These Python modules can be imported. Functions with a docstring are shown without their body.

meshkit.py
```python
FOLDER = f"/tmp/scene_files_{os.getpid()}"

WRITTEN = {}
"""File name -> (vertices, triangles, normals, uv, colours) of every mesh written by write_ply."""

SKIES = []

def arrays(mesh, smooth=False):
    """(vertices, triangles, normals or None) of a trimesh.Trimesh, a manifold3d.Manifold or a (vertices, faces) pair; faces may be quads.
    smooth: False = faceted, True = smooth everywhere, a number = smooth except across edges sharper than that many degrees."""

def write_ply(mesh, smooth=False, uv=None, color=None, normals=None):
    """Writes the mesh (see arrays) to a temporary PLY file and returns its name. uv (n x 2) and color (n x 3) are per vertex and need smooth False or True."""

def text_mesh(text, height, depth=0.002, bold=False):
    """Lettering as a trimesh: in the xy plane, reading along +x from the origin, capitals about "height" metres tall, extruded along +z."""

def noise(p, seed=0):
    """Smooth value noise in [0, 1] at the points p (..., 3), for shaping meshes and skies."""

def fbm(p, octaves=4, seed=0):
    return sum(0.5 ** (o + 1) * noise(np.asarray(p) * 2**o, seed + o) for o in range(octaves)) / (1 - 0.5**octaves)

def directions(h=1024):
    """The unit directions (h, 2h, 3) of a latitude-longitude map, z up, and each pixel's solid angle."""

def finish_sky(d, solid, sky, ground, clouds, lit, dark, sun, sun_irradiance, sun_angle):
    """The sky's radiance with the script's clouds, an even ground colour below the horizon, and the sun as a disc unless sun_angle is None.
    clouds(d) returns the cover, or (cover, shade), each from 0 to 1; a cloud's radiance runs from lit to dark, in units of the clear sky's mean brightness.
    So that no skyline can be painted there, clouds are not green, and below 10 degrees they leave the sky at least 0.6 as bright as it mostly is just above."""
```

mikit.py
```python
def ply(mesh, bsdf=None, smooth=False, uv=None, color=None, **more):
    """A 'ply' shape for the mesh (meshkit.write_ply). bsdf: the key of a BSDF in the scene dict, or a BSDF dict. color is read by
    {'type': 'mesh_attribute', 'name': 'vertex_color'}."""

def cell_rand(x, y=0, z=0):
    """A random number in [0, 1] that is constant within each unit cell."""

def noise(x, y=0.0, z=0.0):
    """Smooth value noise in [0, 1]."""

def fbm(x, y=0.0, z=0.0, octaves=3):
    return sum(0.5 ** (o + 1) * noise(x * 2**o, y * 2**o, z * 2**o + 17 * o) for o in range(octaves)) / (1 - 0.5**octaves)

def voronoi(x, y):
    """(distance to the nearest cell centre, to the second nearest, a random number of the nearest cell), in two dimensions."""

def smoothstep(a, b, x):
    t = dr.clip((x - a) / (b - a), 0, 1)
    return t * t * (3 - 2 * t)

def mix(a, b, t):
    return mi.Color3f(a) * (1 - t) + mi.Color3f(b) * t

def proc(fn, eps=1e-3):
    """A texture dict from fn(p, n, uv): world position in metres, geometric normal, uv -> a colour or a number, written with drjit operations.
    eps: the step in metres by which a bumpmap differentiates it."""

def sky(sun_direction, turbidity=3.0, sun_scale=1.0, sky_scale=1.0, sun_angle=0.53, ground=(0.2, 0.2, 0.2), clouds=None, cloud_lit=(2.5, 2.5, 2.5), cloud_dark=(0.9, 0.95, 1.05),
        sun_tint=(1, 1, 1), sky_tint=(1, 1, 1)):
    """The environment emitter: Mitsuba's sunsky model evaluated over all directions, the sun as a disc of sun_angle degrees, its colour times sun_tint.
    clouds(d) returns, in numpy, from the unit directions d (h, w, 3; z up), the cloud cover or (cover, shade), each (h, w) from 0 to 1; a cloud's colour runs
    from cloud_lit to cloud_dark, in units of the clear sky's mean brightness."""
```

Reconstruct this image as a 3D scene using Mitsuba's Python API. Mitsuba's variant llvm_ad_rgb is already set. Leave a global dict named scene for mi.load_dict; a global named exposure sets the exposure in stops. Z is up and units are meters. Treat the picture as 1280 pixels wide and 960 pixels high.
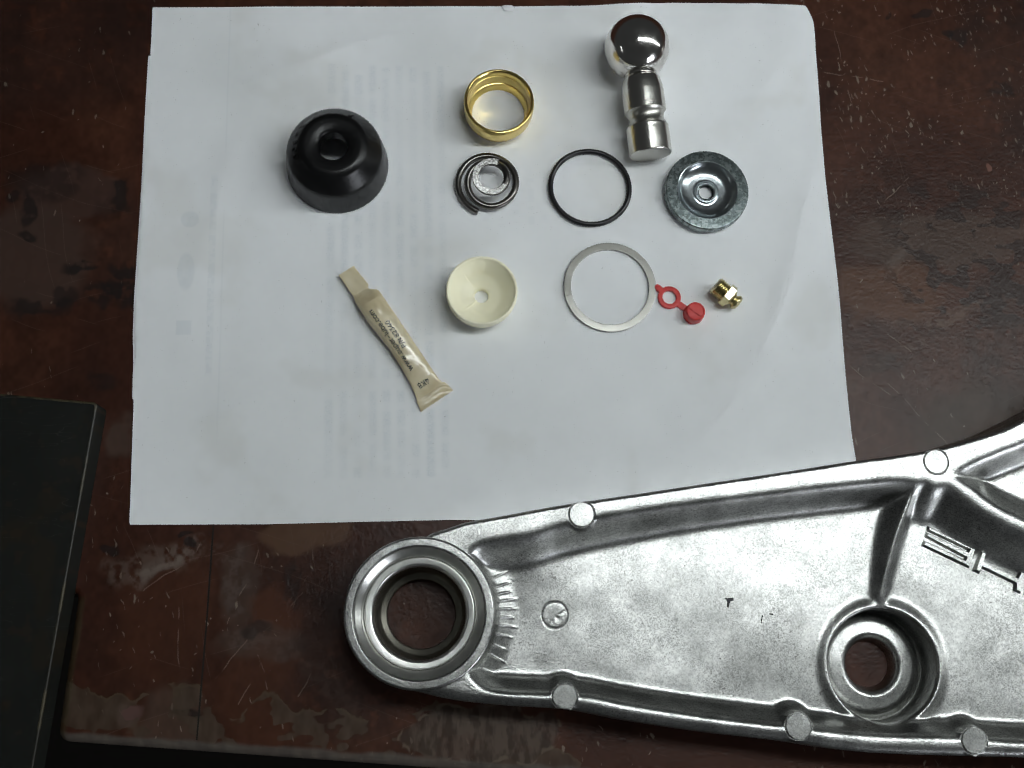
import math
import numpy as np
import trimesh
import shapely
import mitsuba as mi
import drjit as dr
from scipy.ndimage import gaussian_filter, map_coordinates
from scipy.spatial import Delaunay, cKDTree
import mikit
import meshkit
from mikit import proc, noise, fbm, voronoi, smoothstep, mix, cell_rand

T = mi.ScalarTransform4f
scene = {"type": "scene"}
labels = {}

# ------------------------------------------------------------------ camera, light, exposure
exposure = 0.12
scene["camera"] = {
    "type": "perspective", "fov": 49.13, "fov_axis": "x", "near_clip": 0.02, "far_clip": 60.0,
    "to_world": T().look_at(origin=[-0.01689, -0.14916, 0.42868], target=[0.00924, -0.04204, -0.05901], up=[0.01453, 0.97645, 0.21525]),
}
LAMP = (15.9, 16.9, 16.9)          # radiance of the workshop's fluorescent lamps
scene["room_light"] = {"type": "constant", "radiance": {"type": "rgb", "value": [0.030, 0.0315, 0.032]}}   # the dim walls and ceiling of the workshop


# ------------------------------------------------------------------ helpers (lengths in millimetres, written out in metres)
def key_for(name):
    if name not in scene:
        return name
    k = 1
    while f"{name}_{k:03d}" in scene:
        k += 1
    return f"{name}_{k:03d}"


def put(name, mesh, bsdf, smooth=30, **more):
    if isinstance(mesh, (list, tuple)) and not isinstance(mesh[0], np.ndarray):
        mesh = trimesh.util.concatenate(mesh)
    if isinstance(mesh, tuple):
        mesh = trimesh.Trimesh(mesh[0], mesh[1], process=False)
    m = mesh.copy()
    m.apply_scale(0.001)
    k = key_for(name)
    scene[k] = mikit.ply(m, bsdf, smooth=smooth, **more)
    return k


def tag(k, label, category=None, group=None, kind=None):
    d = {"label": label}
    if category:
        d["category"] = category
    if group:
        d["group"] = group
    if kind:
        d["kind"] = kind
    labels[k] = d


def rounded(pts, r, seg=4, closed=True):
    """A polyline with its corners rounded; r is one radius or one per corner."""
    pts = np.asarray(pts, float)
    n = len(pts)
    rs = np.broadcast_to(r, (n,))
    out = []
    for i in range(n):
        if (not closed and i in (0, n - 1)) or rs[i] <= 0:
            out.append(pts[i]); continue
        a, b, c = pts[i - 1], pts[i], pts[(i + 1) % n]
        u, v = a - b, c - b
        lu, lv = np.linalg.norm(u), np.linalg.norm(v)
        k = min(rs[i], 0.45 * lu, 0.45 * lv)
        p, q = b + u / lu * k, b + v / lv * k
        for t in np.linspace(0, 1, seg + 1):
            out.append((1 - t) ** 2 * p + 2 * t * (1 - t) * b + t * t * q)
    return np.array(out)


def lathe(profile, n=96, closed=True, arc=None):
    """Turns the profile (r, z), given counter-clockwise (solid on its left), about z."""
    p = np.asarray(profile, float)
    ang = np.arange(n) * 2 * np.pi / n
    v = np.stack([p[None, :, 0] * np.cos(ang)[:, None], p[None, :, 0] * np.sin(ang)[:, None], np.broadcast_to(p[None, :, 1], (n, len(p)))], -1)
    m = len(p)
    i, j = np.meshgrid(np.arange(n), np.arange(m if closed else m - 1), indexing="ij")
    i2, j2 = (i + 1) % n, (j + 1) % m
    q = np.stack([i * m + j, i2 * m + j, i2 * m + j2, i * m + j2], -1).reshape(-1, 4)
    f = np.vstack([q[:, [0, 1, 2]], q[:, [0, 2, 3]]])
    mesh = trimesh.Trimesh(v.reshape(-1, 3), f, process=False)
    mesh.merge_vertices()
    mesh.update_faces(mesh.nondegenerate_faces())
    return mesh


def sweep(path, section, closed=False, up=(0, 0, 1)):
    """Sweeps a closed section (a, b) along a path; a is sideways, b is up."""
    p = np.asarray(path, float)
    s = np.asarray(section, float)
    t = np.gradient(p, axis=0) if not closed else np.roll(p, -1, 0) - np.roll(p, 1, 0)
    t /= np.linalg.norm(t, axis=1, keepdims=True)
    a = np.cross(t, up); a /= np.linalg.norm(a, axis=1, keepdims=True)
    b = np.cross(a, t)
    sec = s if s.ndim == 3 else np.broadcast_to(s, (len(p),) + s.shape)
    v = p[:, None] + sec[:, :, :1] * a[:, None] + sec[:, :, 1:] * b[:, None]
    n, m = len(p), sec.shape[1]
    i, j = np.meshgrid(np.arange(n if closed else n - 1), np.arange(m), indexing="ij")
    i2, j2 = (i + 1) % n, (j + 1) % m
    q = np.stack([i * m + j, i * m + j2, i2 * m + j2, i2 * m + j], -1).reshape(-1, 4)
    f = [q[:, [0, 1, 2]], q[:, [0, 2, 3]]]
    if not closed:
        k = np.arange(1, m - 1)
        f.append(np.stack([0 * k, k + 1, k], -1))
        f.append((n - 1) * m + np.stack([0 * k, k, k + 1], -1))
    mesh = trimesh.Trimesh(v.reshape(-1, 3), np.vstack(f), process=False)
    mesh.fix_normals()
    return mesh


def prism(poly, z0, z1, bevel=0.0):
    """An upright prism with a bevelled top edge."""
    poly = shapely.Polygon(poly) if not hasattr(poly, "exterior") else poly
    m = trimesh.creation.extrude_polygon(poly, z1 - z0, engine="earcut")
    m.apply_translation([0, 0, z0])
    return m


def along(mesh, a, b):
    """Stands a mesh built along +z onto the line from a to b."""
    d = np.asarray(b, float) - np.asarray(a, float)
    m = mesh.copy()
    m.apply_transform(trimesh.geometry.align_vectors([0, 0, 1], d / np.linalg.norm(d)))
    m.apply_translation(a)
    return m


def moved(mesh, x=0, y=0, z=0, deg=0):
    m = mesh.copy()
    if deg:
        m.apply_transform(trimesh.transformations.rotation_matrix(math.radians(deg), [0, 0, 1]))
    m.apply_translation([x, y, z])
    return m


def resample(pts, step, closed=True):
    p = np.asarray(pts, float)
    if closed:
        p = np.vstack([p, p[:1]])
    s = np.r_[0, np.cumsum(np.linalg.norm(np.diff(p, axis=0), axis=1))]
    k = np.linspace(0, s[-1], max(3, int(s[-1] / step) + 1))
    if closed:
        k = k[:-1]
    return np.stack([np.interp(k, s, p[:, 0]), np.interp(k, s, p[:, 1])], -1)


def spline(pts, closed=True, n=8):
    """Catmull-Rom through the points."""
    p = np.asarray(pts, float)
    N = len(p)
    out = []
    for i in range(N if closed else N - 1):
        if closed:
            a, b, c, d = p[i - 1], p[i], p[(i + 1) % N], p[(i + 2) % N]
        else:
            a, b, c, d = p[max(i - 1, 0)], p[i], p[i + 1], p[min(i + 2, N - 1)]
        t = np.arange(n)[:, None] / n
        out.append(0.5 * (2 * b + (c - a) * t + (2 * a - 5 * b + 4 * c - d) * t**2 + (3 * b - a - 3 * c + d) * t**3))
    if not closed:
        out.append(p[-1:])
    return np.vstack(out)


def sstep(a, b, x):
    t = np.clip((np.asarray(x, float) - a) / (b - a), 0, 1)
    return t * t * (3 - 2 * t)


def sheet(boundary, spacing, holes=(), extra=None, seed=1, skip=()):
    """Flat triangulation of a region: boundary and hole loops (dense points) plus a jittered grid."""
    rng = np.random.default_rng(seed)
    poly = shapely.Polygon(boundary, holes)
    x0, y0, x1, y1 = poly.bounds
    gx, gy = np.meshgrid(np.arange(x0, x1, spacing), np.arange(y0, y1, spacing * 0.87))
    gx = gx + (np.arange(gx.shape[0]) % 2)[:, None] * spacing / 2
    g = np.stack([gx.ravel(), gy.ravel()], -1) + rng.uniform(-0.15, 0.15, (gx.size, 2)) * spacing
    g = g[shapely.contains_xy(poly, g[:, 0], g[:, 1])]
    loops = np.vstack([boundary, *holes])
    keep = cKDTree(loops).query(g)[0] > 0.6 * spacing
    for cx, cy, r in skip:
        keep &= np.hypot(g[:, 0] - cx, g[:, 1] - cy) > r
    parts = [loops, g[keep]]
    if extra is not None:
        e = extra[shapely.contains_xy(poly, extra[:, 0], extra[:, 1])]
        e = e[cKDTree(loops).query(e)[0] > 0.12]
        parts.append(e)
    pts = np.vstack(parts)
    tri = Delaunay(pts).simplices
    c = pts[tri].mean(1)
    tri = tri[shapely.contains_xy(poly, c[:, 0], c[:, 1])]
    a, b, d = pts[tri[:, 0]], pts[tri[:, 1]], pts[tri[:, 2]]
    area = (b[:, 0] - a[:, 0]) * (d[:, 1] - a[:, 1]) - (b[:, 1] - a[:, 1]) * (d[:, 0] - a[:, 0])
    tri[area < 0] = tri[area < 0][:, [0, 2, 1]]
    return pts, tri[np.abs(area) > 1e-9]


# ------------------------------------------------------------------ materials
def principled(name, color, rough, metal=0.0, bump=None, bscale=1.0, **more):
    m = {"type": "principled", "base_color": color if isinstance(color, dict) else {"type": "rgb", "value": list(color)},
         "roughness": rough, "metallic": metal, **more}
    if bump is not None:
        m = {"type": "bumpmap", "arbitrary": bump, "scale": bscale, "bsdf": m}
    scene[name] = {"type": "twosided", "bsdf": m}
    return name


def segment(x, y, ax, ay, bx, by):
    """Distance from (x, y) to the segment a-b."""
    dx, dy = bx - ax, by - ay
    t = dr.clip(((x - ax) * dx + (y - ay) * dy) / (dx * dx + dy * dy), 0, 1)
    return dr.sqrt(dr.square(x - ax - t * dx) + dr.square(y - ay - t * dy))


def spot(x, y, cx, cy, rx, ry, soft=0.3):
    d = dr.sqrt(dr.square((x - cx) / rx) + dr.square((y - cy) / ry))
    return 1 - smoothstep(1 - soft, 1 + soft, d)


def bench_colour(p, n, uv):
    x, y = p.x * 1000, p.y * 1000                      # millimetres
    w1 = fbm(x / 9, y / 9, 3.0, 3) - 0.5
    w2 = fbm(x / 9 + 40, y / 9 + 11, 8.0, 3) - 0.5
    X, Y = x + w1 * 9, y + w2 * 9                      # ragged outlines
    big = fbm(x / 46 + 5, y / 38, 1.0, 4)
    mid = fbm(x / 13, y / 17 + 9, 2.0, 3)
    c = mix((0.034, 0.0112, 0.0064), (0.052, 0.0185, 0.0105), smoothstep(0.32, 0.68, big))
    c = mix(c, (0.020, 0.0078, 0.005), 0.4 * smoothstep(0.5, 0.72, mid))
    fine = fbm(x / 2.1, y / 2.6, 4.0, 2)
    c = c * (0.78 + 0.44 * fine)
    # bare brown and reddish blotches
    for cx, cy, rx, ry, col, k in BLOTCH:
        c = mix(c, col, k * spot(X, Y, cx, cy, rx, ry, 0.22))
    # grey worn streaks
    for ax, ay, bx, by, wd, col, k in STREAK:
        d = segment(X, Y, ax, ay, bx, by)
        c = mix(c, col, k * (1 - smoothstep(wd * 0.35, wd, d)) * smoothstep(0.25, 0.7, fbm(x / 2.5, y / 2.5, 6.0, 3)))
    # thin scratches
    for ax, ay, bx, by in SCRATCH:
        d = segment(x + w1 * 2, y + w2 * 2, ax, ay, bx, by)
        c = mix(c, (0.16, 0.12, 0.095), 0.5 * (1 - smoothstep(0.10, 0.28, d)) * smoothstep(0.3, 0.6, noise(x / 4, y / 4, 7)))
    # random thin scratches everywhere
    for k, (ang, sc) in enumerate(((0.3, 23.0), (1.9, 31.0), (1.25, 19.0))):
        u = x * math.cos(ang) + y * math.sin(ang) + 3.0 * fbm(x / 30, y / 30, k + 20.0, 2)
        v = -x * math.sin(ang) + y * math.cos(ang)
        u = u + 5.0 * noise(v / 40, k, 3)
        cell = dr.floor(u / 7.0)
        off = (cell_rand(cell, k, 5) - 0.5) * 5
        on = smoothstep(0.80, 0.9, noise(v / sc + 50 * cell_rand(cell, k, 6), cell, k))
        c = mix(c, (0.10, 0.07, 0.055), 0.22 * on * (1 - smoothstep(0.06, 0.2, dr.abs(u - cell * 7.0 - 3.5 - off))))
    # chips: small upright flecks of paint gone, thick on the right, sparse elsewhere
    dens = 0.045 + 0.42 * smoothstep(112, 140, x) * smoothstep(4, 34, y) * (1 - smoothstep(225, 262, x))
    dens = dens + 0.10 * (1 - smoothstep(-196, -178, y)) + 0.10 * (1 - smoothstep(-150, -90, x)) * (1 - smoothstep(-120, -80, y))
    dens = dens * smoothstep(0.36, 0.64, fbm(x / 13, y / 13, 12.0, 3)) * 1.5
    for k, (sx, sy, lw, lh, tilt) in enumerate(((4.2, 5.6, 0.50, 1.45, 0.10), (3.1, 4.0, 0.36, 0.62, -0.55), (5.3, 4.7, 0.32, 1.25, 0.35))):
        px_, py_ = x * math.cos(tilt) + y * math.sin(tilt), -x * math.sin(tilt) + y * math.cos(tilt)
        gx, gy = (px_ + 1.1 * (noise(x / 2, y / 2, 31 + k) - 0.5)) / sx, (py_ + 1.6 * (noise(x / 2, y / 2, 41 + k) - 0.5)) / sy
        gx = gx + 0.5 * cell_rand(dr.floor(gy), k, 77)
        ix, iy = dr.floor(gx), dr.floor(gy)
        r0, r1, r2, r3 = (cell_rand(ix, iy, 50 + 4 * k + q) for q in range(4))
        ex = (gx - ix - 0.2 - 0.6 * r1) * sx / (lw * (0.35 + 0.9 * r3 * r3))
        ey = (gy - iy - 0.2 - 0.6 * r2) * sy / (lh * (0.3 + 0.9 * r1))
        on = (1 - smoothstep(0.5, 1.2, dr.sqrt(ex * ex + ey * ey))) * dr.select(r0 < dens, 1.0, 0.0)
        c = mix(c, mix((0.075, 0.055, 0.043), (0.20, 0.165, 0.13), r3 * r3), on * 0.7)
    # black smears of old grease
    for cx, cy, rx, ry, k in STAIN:
        c = mix(c, (0.0095, 0.0085, 0.0085), 0.85 * k * spot(X, Y, cx, cy, rx, ry, 0.28) * smoothstep(0.18, 0.5, fbm(x / 4, y / 4, 14.0, 3)))
    ds = smoothstep(150, 178, x) * (1 - smoothstep(252, 275, x)) * smoothstep(-42, -28, y) * (1 - smoothstep(22, 36, y))
    vd = fbm(x / 6.2, y / 4.6, 15.0, 2)
    c = mix(c, (0.018, 0.0085, 0.0065), 0.8 * ds * smoothstep(0.57, 0.66, vd))
    # worn band along the front edge, paint flaked off in patches with pale borders
    fy = y - (FRONT_A + FRONT_B * x)                   # distance back from the front edge
    lim = 18 + 18 * (fbm(x / 17, 2.0, 3.0, 3) - 0.5) - 15 * smoothstep(8, 34, x)
    e = lim - fy + 7 * (fbm(x / 5, y / 5, 16.0, 3) - 0.5)
    hole = smoothstep(0.52, 0.56, fbm(x / 9 + 3, y / 7, 18.0, 3))
    worn = smoothstep(0, 0.8, e) * (1 - hole) * (1 - smoothstep(55, 75, x))
    tone = fbm(x / 3, y / 6, 19.0, 3)
    c = mix(c, mix((0.036, 0.023, 0.015), (0.070, 0.051, 0.037), tone), 0.75 * worn)
    c = mix(c, (0.075, 0.056, 0.030), 0.3 * worn * (1 - smoothstep(0.9, 2.2, e)))
    patch = spot(X, Y, PATCHX, PATCHY, 27, 11, 0.05)
    c = mix(c, mix((0.036, 0.024, 0.018), (0.078, 0.058, 0.045), smoothstep(0.3, 0.7, fbm(x / 2, y / 5, 19.0, 3))), 0.75 * patch)
    rim_ = spot(X, Y, PATCHX, PATCHY, 28.2, 11.8, 0.03) * (1 - spot(X, Y, PATCHX, PATCHY, 27, 10.6, 0.03))
    c = mix(c, (0.11, 0.09, 0.065), 0.6 * rim_ * smoothstep(0.35, 0.6, noise(x / 3, y / 3, 71)))
    # bare metal along the rolled edges
    edge = 1 - smoothstep(2.6, 4.6, fy + 1.6 * (fbm(x / 6, y / 6, 21.0, 2) - 0.5))
    c = mix(c, mix((0.05, 0.045, 0.042), (0.10, 0.09, 0.075), tone), 0.8 * edge)
    fx = x - (LEFT_A + LEFT_B * y)
    edge = (1 - smoothstep(2.4, 4.0, fx + 1.6 * (fbm(x / 6, y / 6, 22.0, 2) - 0.5))) * (1 - smoothstep(LEFT_TOP - 4, LEFT_TOP, y))
    c = mix(c, mix((0.030, 0.024, 0.010), (0.06, 0.05, 0.028), tone), 0.5 * edge)
    return c


# (cx, cy, rx, ry, colour, strength), millimetres on the bench
RED = (0.074, 0.026, 0.014)
TAN = (0.080, 0.040, 0.022)
GREY = (0.070, 0.052, 0.042)
BLOTCH = [
    (*(-124.95, -142.37), 17, 25, RED, 0.3), (*(-74.98, -150.87), 17, 15, RED, 0.32), (*(-83.96, -141.94), 9, 10, RED, 0.6), (*(-77.06, -111.93), 11, 9, TAN, 0.85), (*(-66.58, -110.35), 9, 7, TAN, 0.8),
    (*(-89.10, -174.72), 14, 22, RED, 0.32), (*(-136.51, -174.76), 4.0, 3.6, (0.09, 0.05, 0.045), 0.85), (*(160.05, -18.99), 22, 13, (0.082, 0.034, 0.016), 0.7), (*(135.40, -107.83), 30, 20, (0.06, 0.03, 0.018), 0.5),
    (*(-181.96, -0.54), 24, 22, (0.05, 0.032, 0.026), 0.7), (*(-168.04, 26.21), 20, 10, (0.05, 0.03, 0.025), 0.6), (*(185.76, 3.07), 40, 12, (0.058, 0.036, 0.027), 0.7), (*(208.09, 34.68), 1.6, 1.6, (0.13, 0.06, 0.045), 0.9),
    (*(-144.25, -74.65), 6, 8, GREY, 0.45), (*(-97.47, -131.38), 8, 15, GREY, 0.35), (*(-88.16, -151.97), 17, 7, GREY, 0.35), (*(-120.59, -179.41), 12, 14, GREY, 0.4), (*(195.58, -83.76), 30, 25, (0.04, 0.026, 0.016), 0.6),
    (*(2.67, -188.64), 18, 10, (0.06, 0.022, 0.014), 0.6), (*(79.19, -197.97), 60, 12, (0.05, 0.02, 0.013), 0.6),
]
STREAK = [
    (*(-141.82, -124.46), *(-115.62, -117.66), 9, (0.15, 0.125, 0.105), 0.25), (*(-132.88, -127.61), *(-112.86, -111.76), 5, (0.17, 0.15, 0.13), 0.20), (*(-131.46, -126.76), *(-117.87, -120.58), 3, (0.2, 0.175, 0.15), 0.24),
    (*(139.89, -58.62), *(181.80, -32.74), 4, (0.10, 0.07, 0.05), 0.19), (*(176.95, -31.67), *(214.81, -21.28), 4, (0.17, 0.13, 0.10), 0.24), (*(161.24, -7.07), *(168.61, -0.25), 5, (0.15, 0.12, 0.10), 0.20),
    (*(-102.19, -120.93), *(-97.35, -135.78), 7, (0.12, 0.105, 0.095), 0.24), (*(-96.97, -150.30), *(-80.80, -153.60), 6, (0.11, 0.09, 0.08), 0.24), (*(-73.39, -159.54), *(-54.26, -175.71), 5, (0.12, 0.09, 0.07), 0.17),
]
SCRATCH = [
    (*(147.84, 97.23), *(152.79, 63.82)), (*(142.05, 78.55), *(167.52, 73.74)), (*(152.79, 63.82), *(153.49, 52.90)), (*(160.28, 17.22), *(173.54, 31.28)), (*(-89.46, -159.11), *(-96.37, -173.10)), (*(-90.40, -156.23), *(-86.35, -168.30)),
    (*(-67.56, -157.40), *(-75.55, -170.87)), (*(-132.72, -131.42), *(-115.51, -120.63)), (*(-115.51, -120.63), *(-111.39, -111.19)), (*(-120.32, -133.76), *(-119.05, -159.74)), (*(-101.52, -144.41), *(-90.38, -118.22)), (*(-72.36, -127.54), *(-79.54, -142.05)),
    (*(150.66, -30.68), *(167.38, -44.22)), (*(140.79, -48.81), *(160.31, -65.44)), (*(156.26, -57.23), *(179.43, -83.47)), (*(-88.25, -147.64), *(-73.76, -133.41)), (*(-105.29, -164.38), *(-94.04, -150.38)), (*(-129.66, -134.41), *(-131.37, -135.54)),
]
STAIN = [
    (*(-161.91, -5.03), 8, 2.4, 0.95), (*(-145.53, -16.71), 9, 6.5, 0.97), (*(-144.45, -6.85), 6, 2.2, 0.9), (*(-156.33, -16.59), 5.5, 5, 0.85), (*(-177.58, -20.92), 13, 3.2, 0.8), (*(-168.61, -17.12), 5, 4, 0.7),
    (*(-184.47, 18.86), 2.6, 7, 0.85), (*(-190.42, 23.97), 3, 2.5, 0.8), (*(-182.55, 8.44), 4, 2, 0.85), (*(-149.16, 26.10), 4, 7, 0.8), (*(-179.34, 31.39), 16, 7, 0.55), (*(186.42, 104.91), 5.5, 1.9, 0.75), (*(171.05, 106.00), 2, 1.4, 0.75),
    (*(204.05, 95.46), 5, 5, 0.75), (*(199.69, 97.34), 2.5, 2, 0.7), (*(217.45, 69.26), 4, 3, 0.6), (*(-117.77, -115.24), 2.6, 3, 0.85), (*(-120.37, -109.20), 3, 1.6, 0.85), (*(-145.24, -114.63), 4, 2.2, 0.8), (*(-151.47, -51.07), 7, 4, 0.6),
    (*(132.05, -37.13), 30, 5, 0.25), (*(-78.23, -131.83), 4, 8, 0.55), (*(-91.18, -147.57), 5, 3, 0.6), (*(-115.01, -175.38), 6, 1.5, 0.85), (*(153.81, -48.99), 9, 4, 0.4), (*(-148.33, 9.17), 10, 25, 0.35), (*(-188.28, 96.53), 60, 35, 0.45),
    (*(207.30, -41.43), 16, 30, 0.35), (*(-57.26, -159.98), 22, 30, 0.5), (*(228.78, 89.82), 22, 60, 0.4),
]
(PATCHX, PATCHY) = (-9.02, -186.32)
_a, _b = np.array((-161.55, -184.29)), np.array((19.87, -202.28))
FRONT_B = float((_b[1] - _a[1]) / (_b[0] - _a[0])); FRONT_A = float(_a[1] - FRONT_B * _a[0])
_c, _d = np.array((-161.64, -182.91)), np.array((-157.00, -129.97))
LEFT_TOP = (-167.64, -131.76)[1]
LEFT_B = float((_d[0] - _c[0]) / (_d[1] - _c[1])); LEFT_A = float(_c[0] - LEFT_B * _c[1])


def bench_height(p, n, uv):
    x, y = p.x * 1000, p.y * 1000
    return 0.00012 * fbm(x / 7, y / 9, 61.0, 3) + 0.00006 * noise(x / 0.9, y / 0.9, 62)


principled("bench_paint", proc(bench_colour), 0.36, specular=0.19, bump=proc(bench_height, 2e-4))


def steel_plate_colour(p, n, uv):
    x, y = p.x * 1000, p.y * 1000
    c = mix((0.0052, 0.0060, 0.0050), (0.0100, 0.0108, 0.0090), fbm(x / 20, y / 20, 1.0, 3))
    c = mix(c, (0.014, 0.010, 0.005), 0.6 * smoothstep(0.58, 0.72, fbm(x / 11 + 9, y / 11, 2.0, 4)))
    c = mix(c, (0.024, 0.013, 0.006), 0.4 * smoothstep(0.68, 0.78, fbm(x / 5, y / 5, 4.0, 3)))
    s = dr.abs(noise(x / 14, y / 1.2, 5) - 0.5)
    return mix(c, (0.05, 0.05, 0.045), 0.25 * (1 - smoothstep(0.004, 0.02, s)) * smoothstep(0.5, 0.7, noise(x / 9, y / 9, 8)))


principled("plate_steel", proc(steel_plate_colour), 0.5, specular=0.2, bump=proc(lambda p, n, uv: 0.0002 * fbm(p.x * 300, p.y * 300, p.z * 300, 3), 2e-4))
principled("worn_edge", proc(lambda p, n, uv: mix((0.009, 0.008, 0.005), (0.040, 0.033, 0.017), smoothstep(0.45, 0.75, fbm(p.x * 160, p.y * 160, 3.0, 3)))), 0.45, specular=0.4)
principled("dark_floor", (0.016, 0.014, 0.012), 0.85, specular=0.1)


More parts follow.
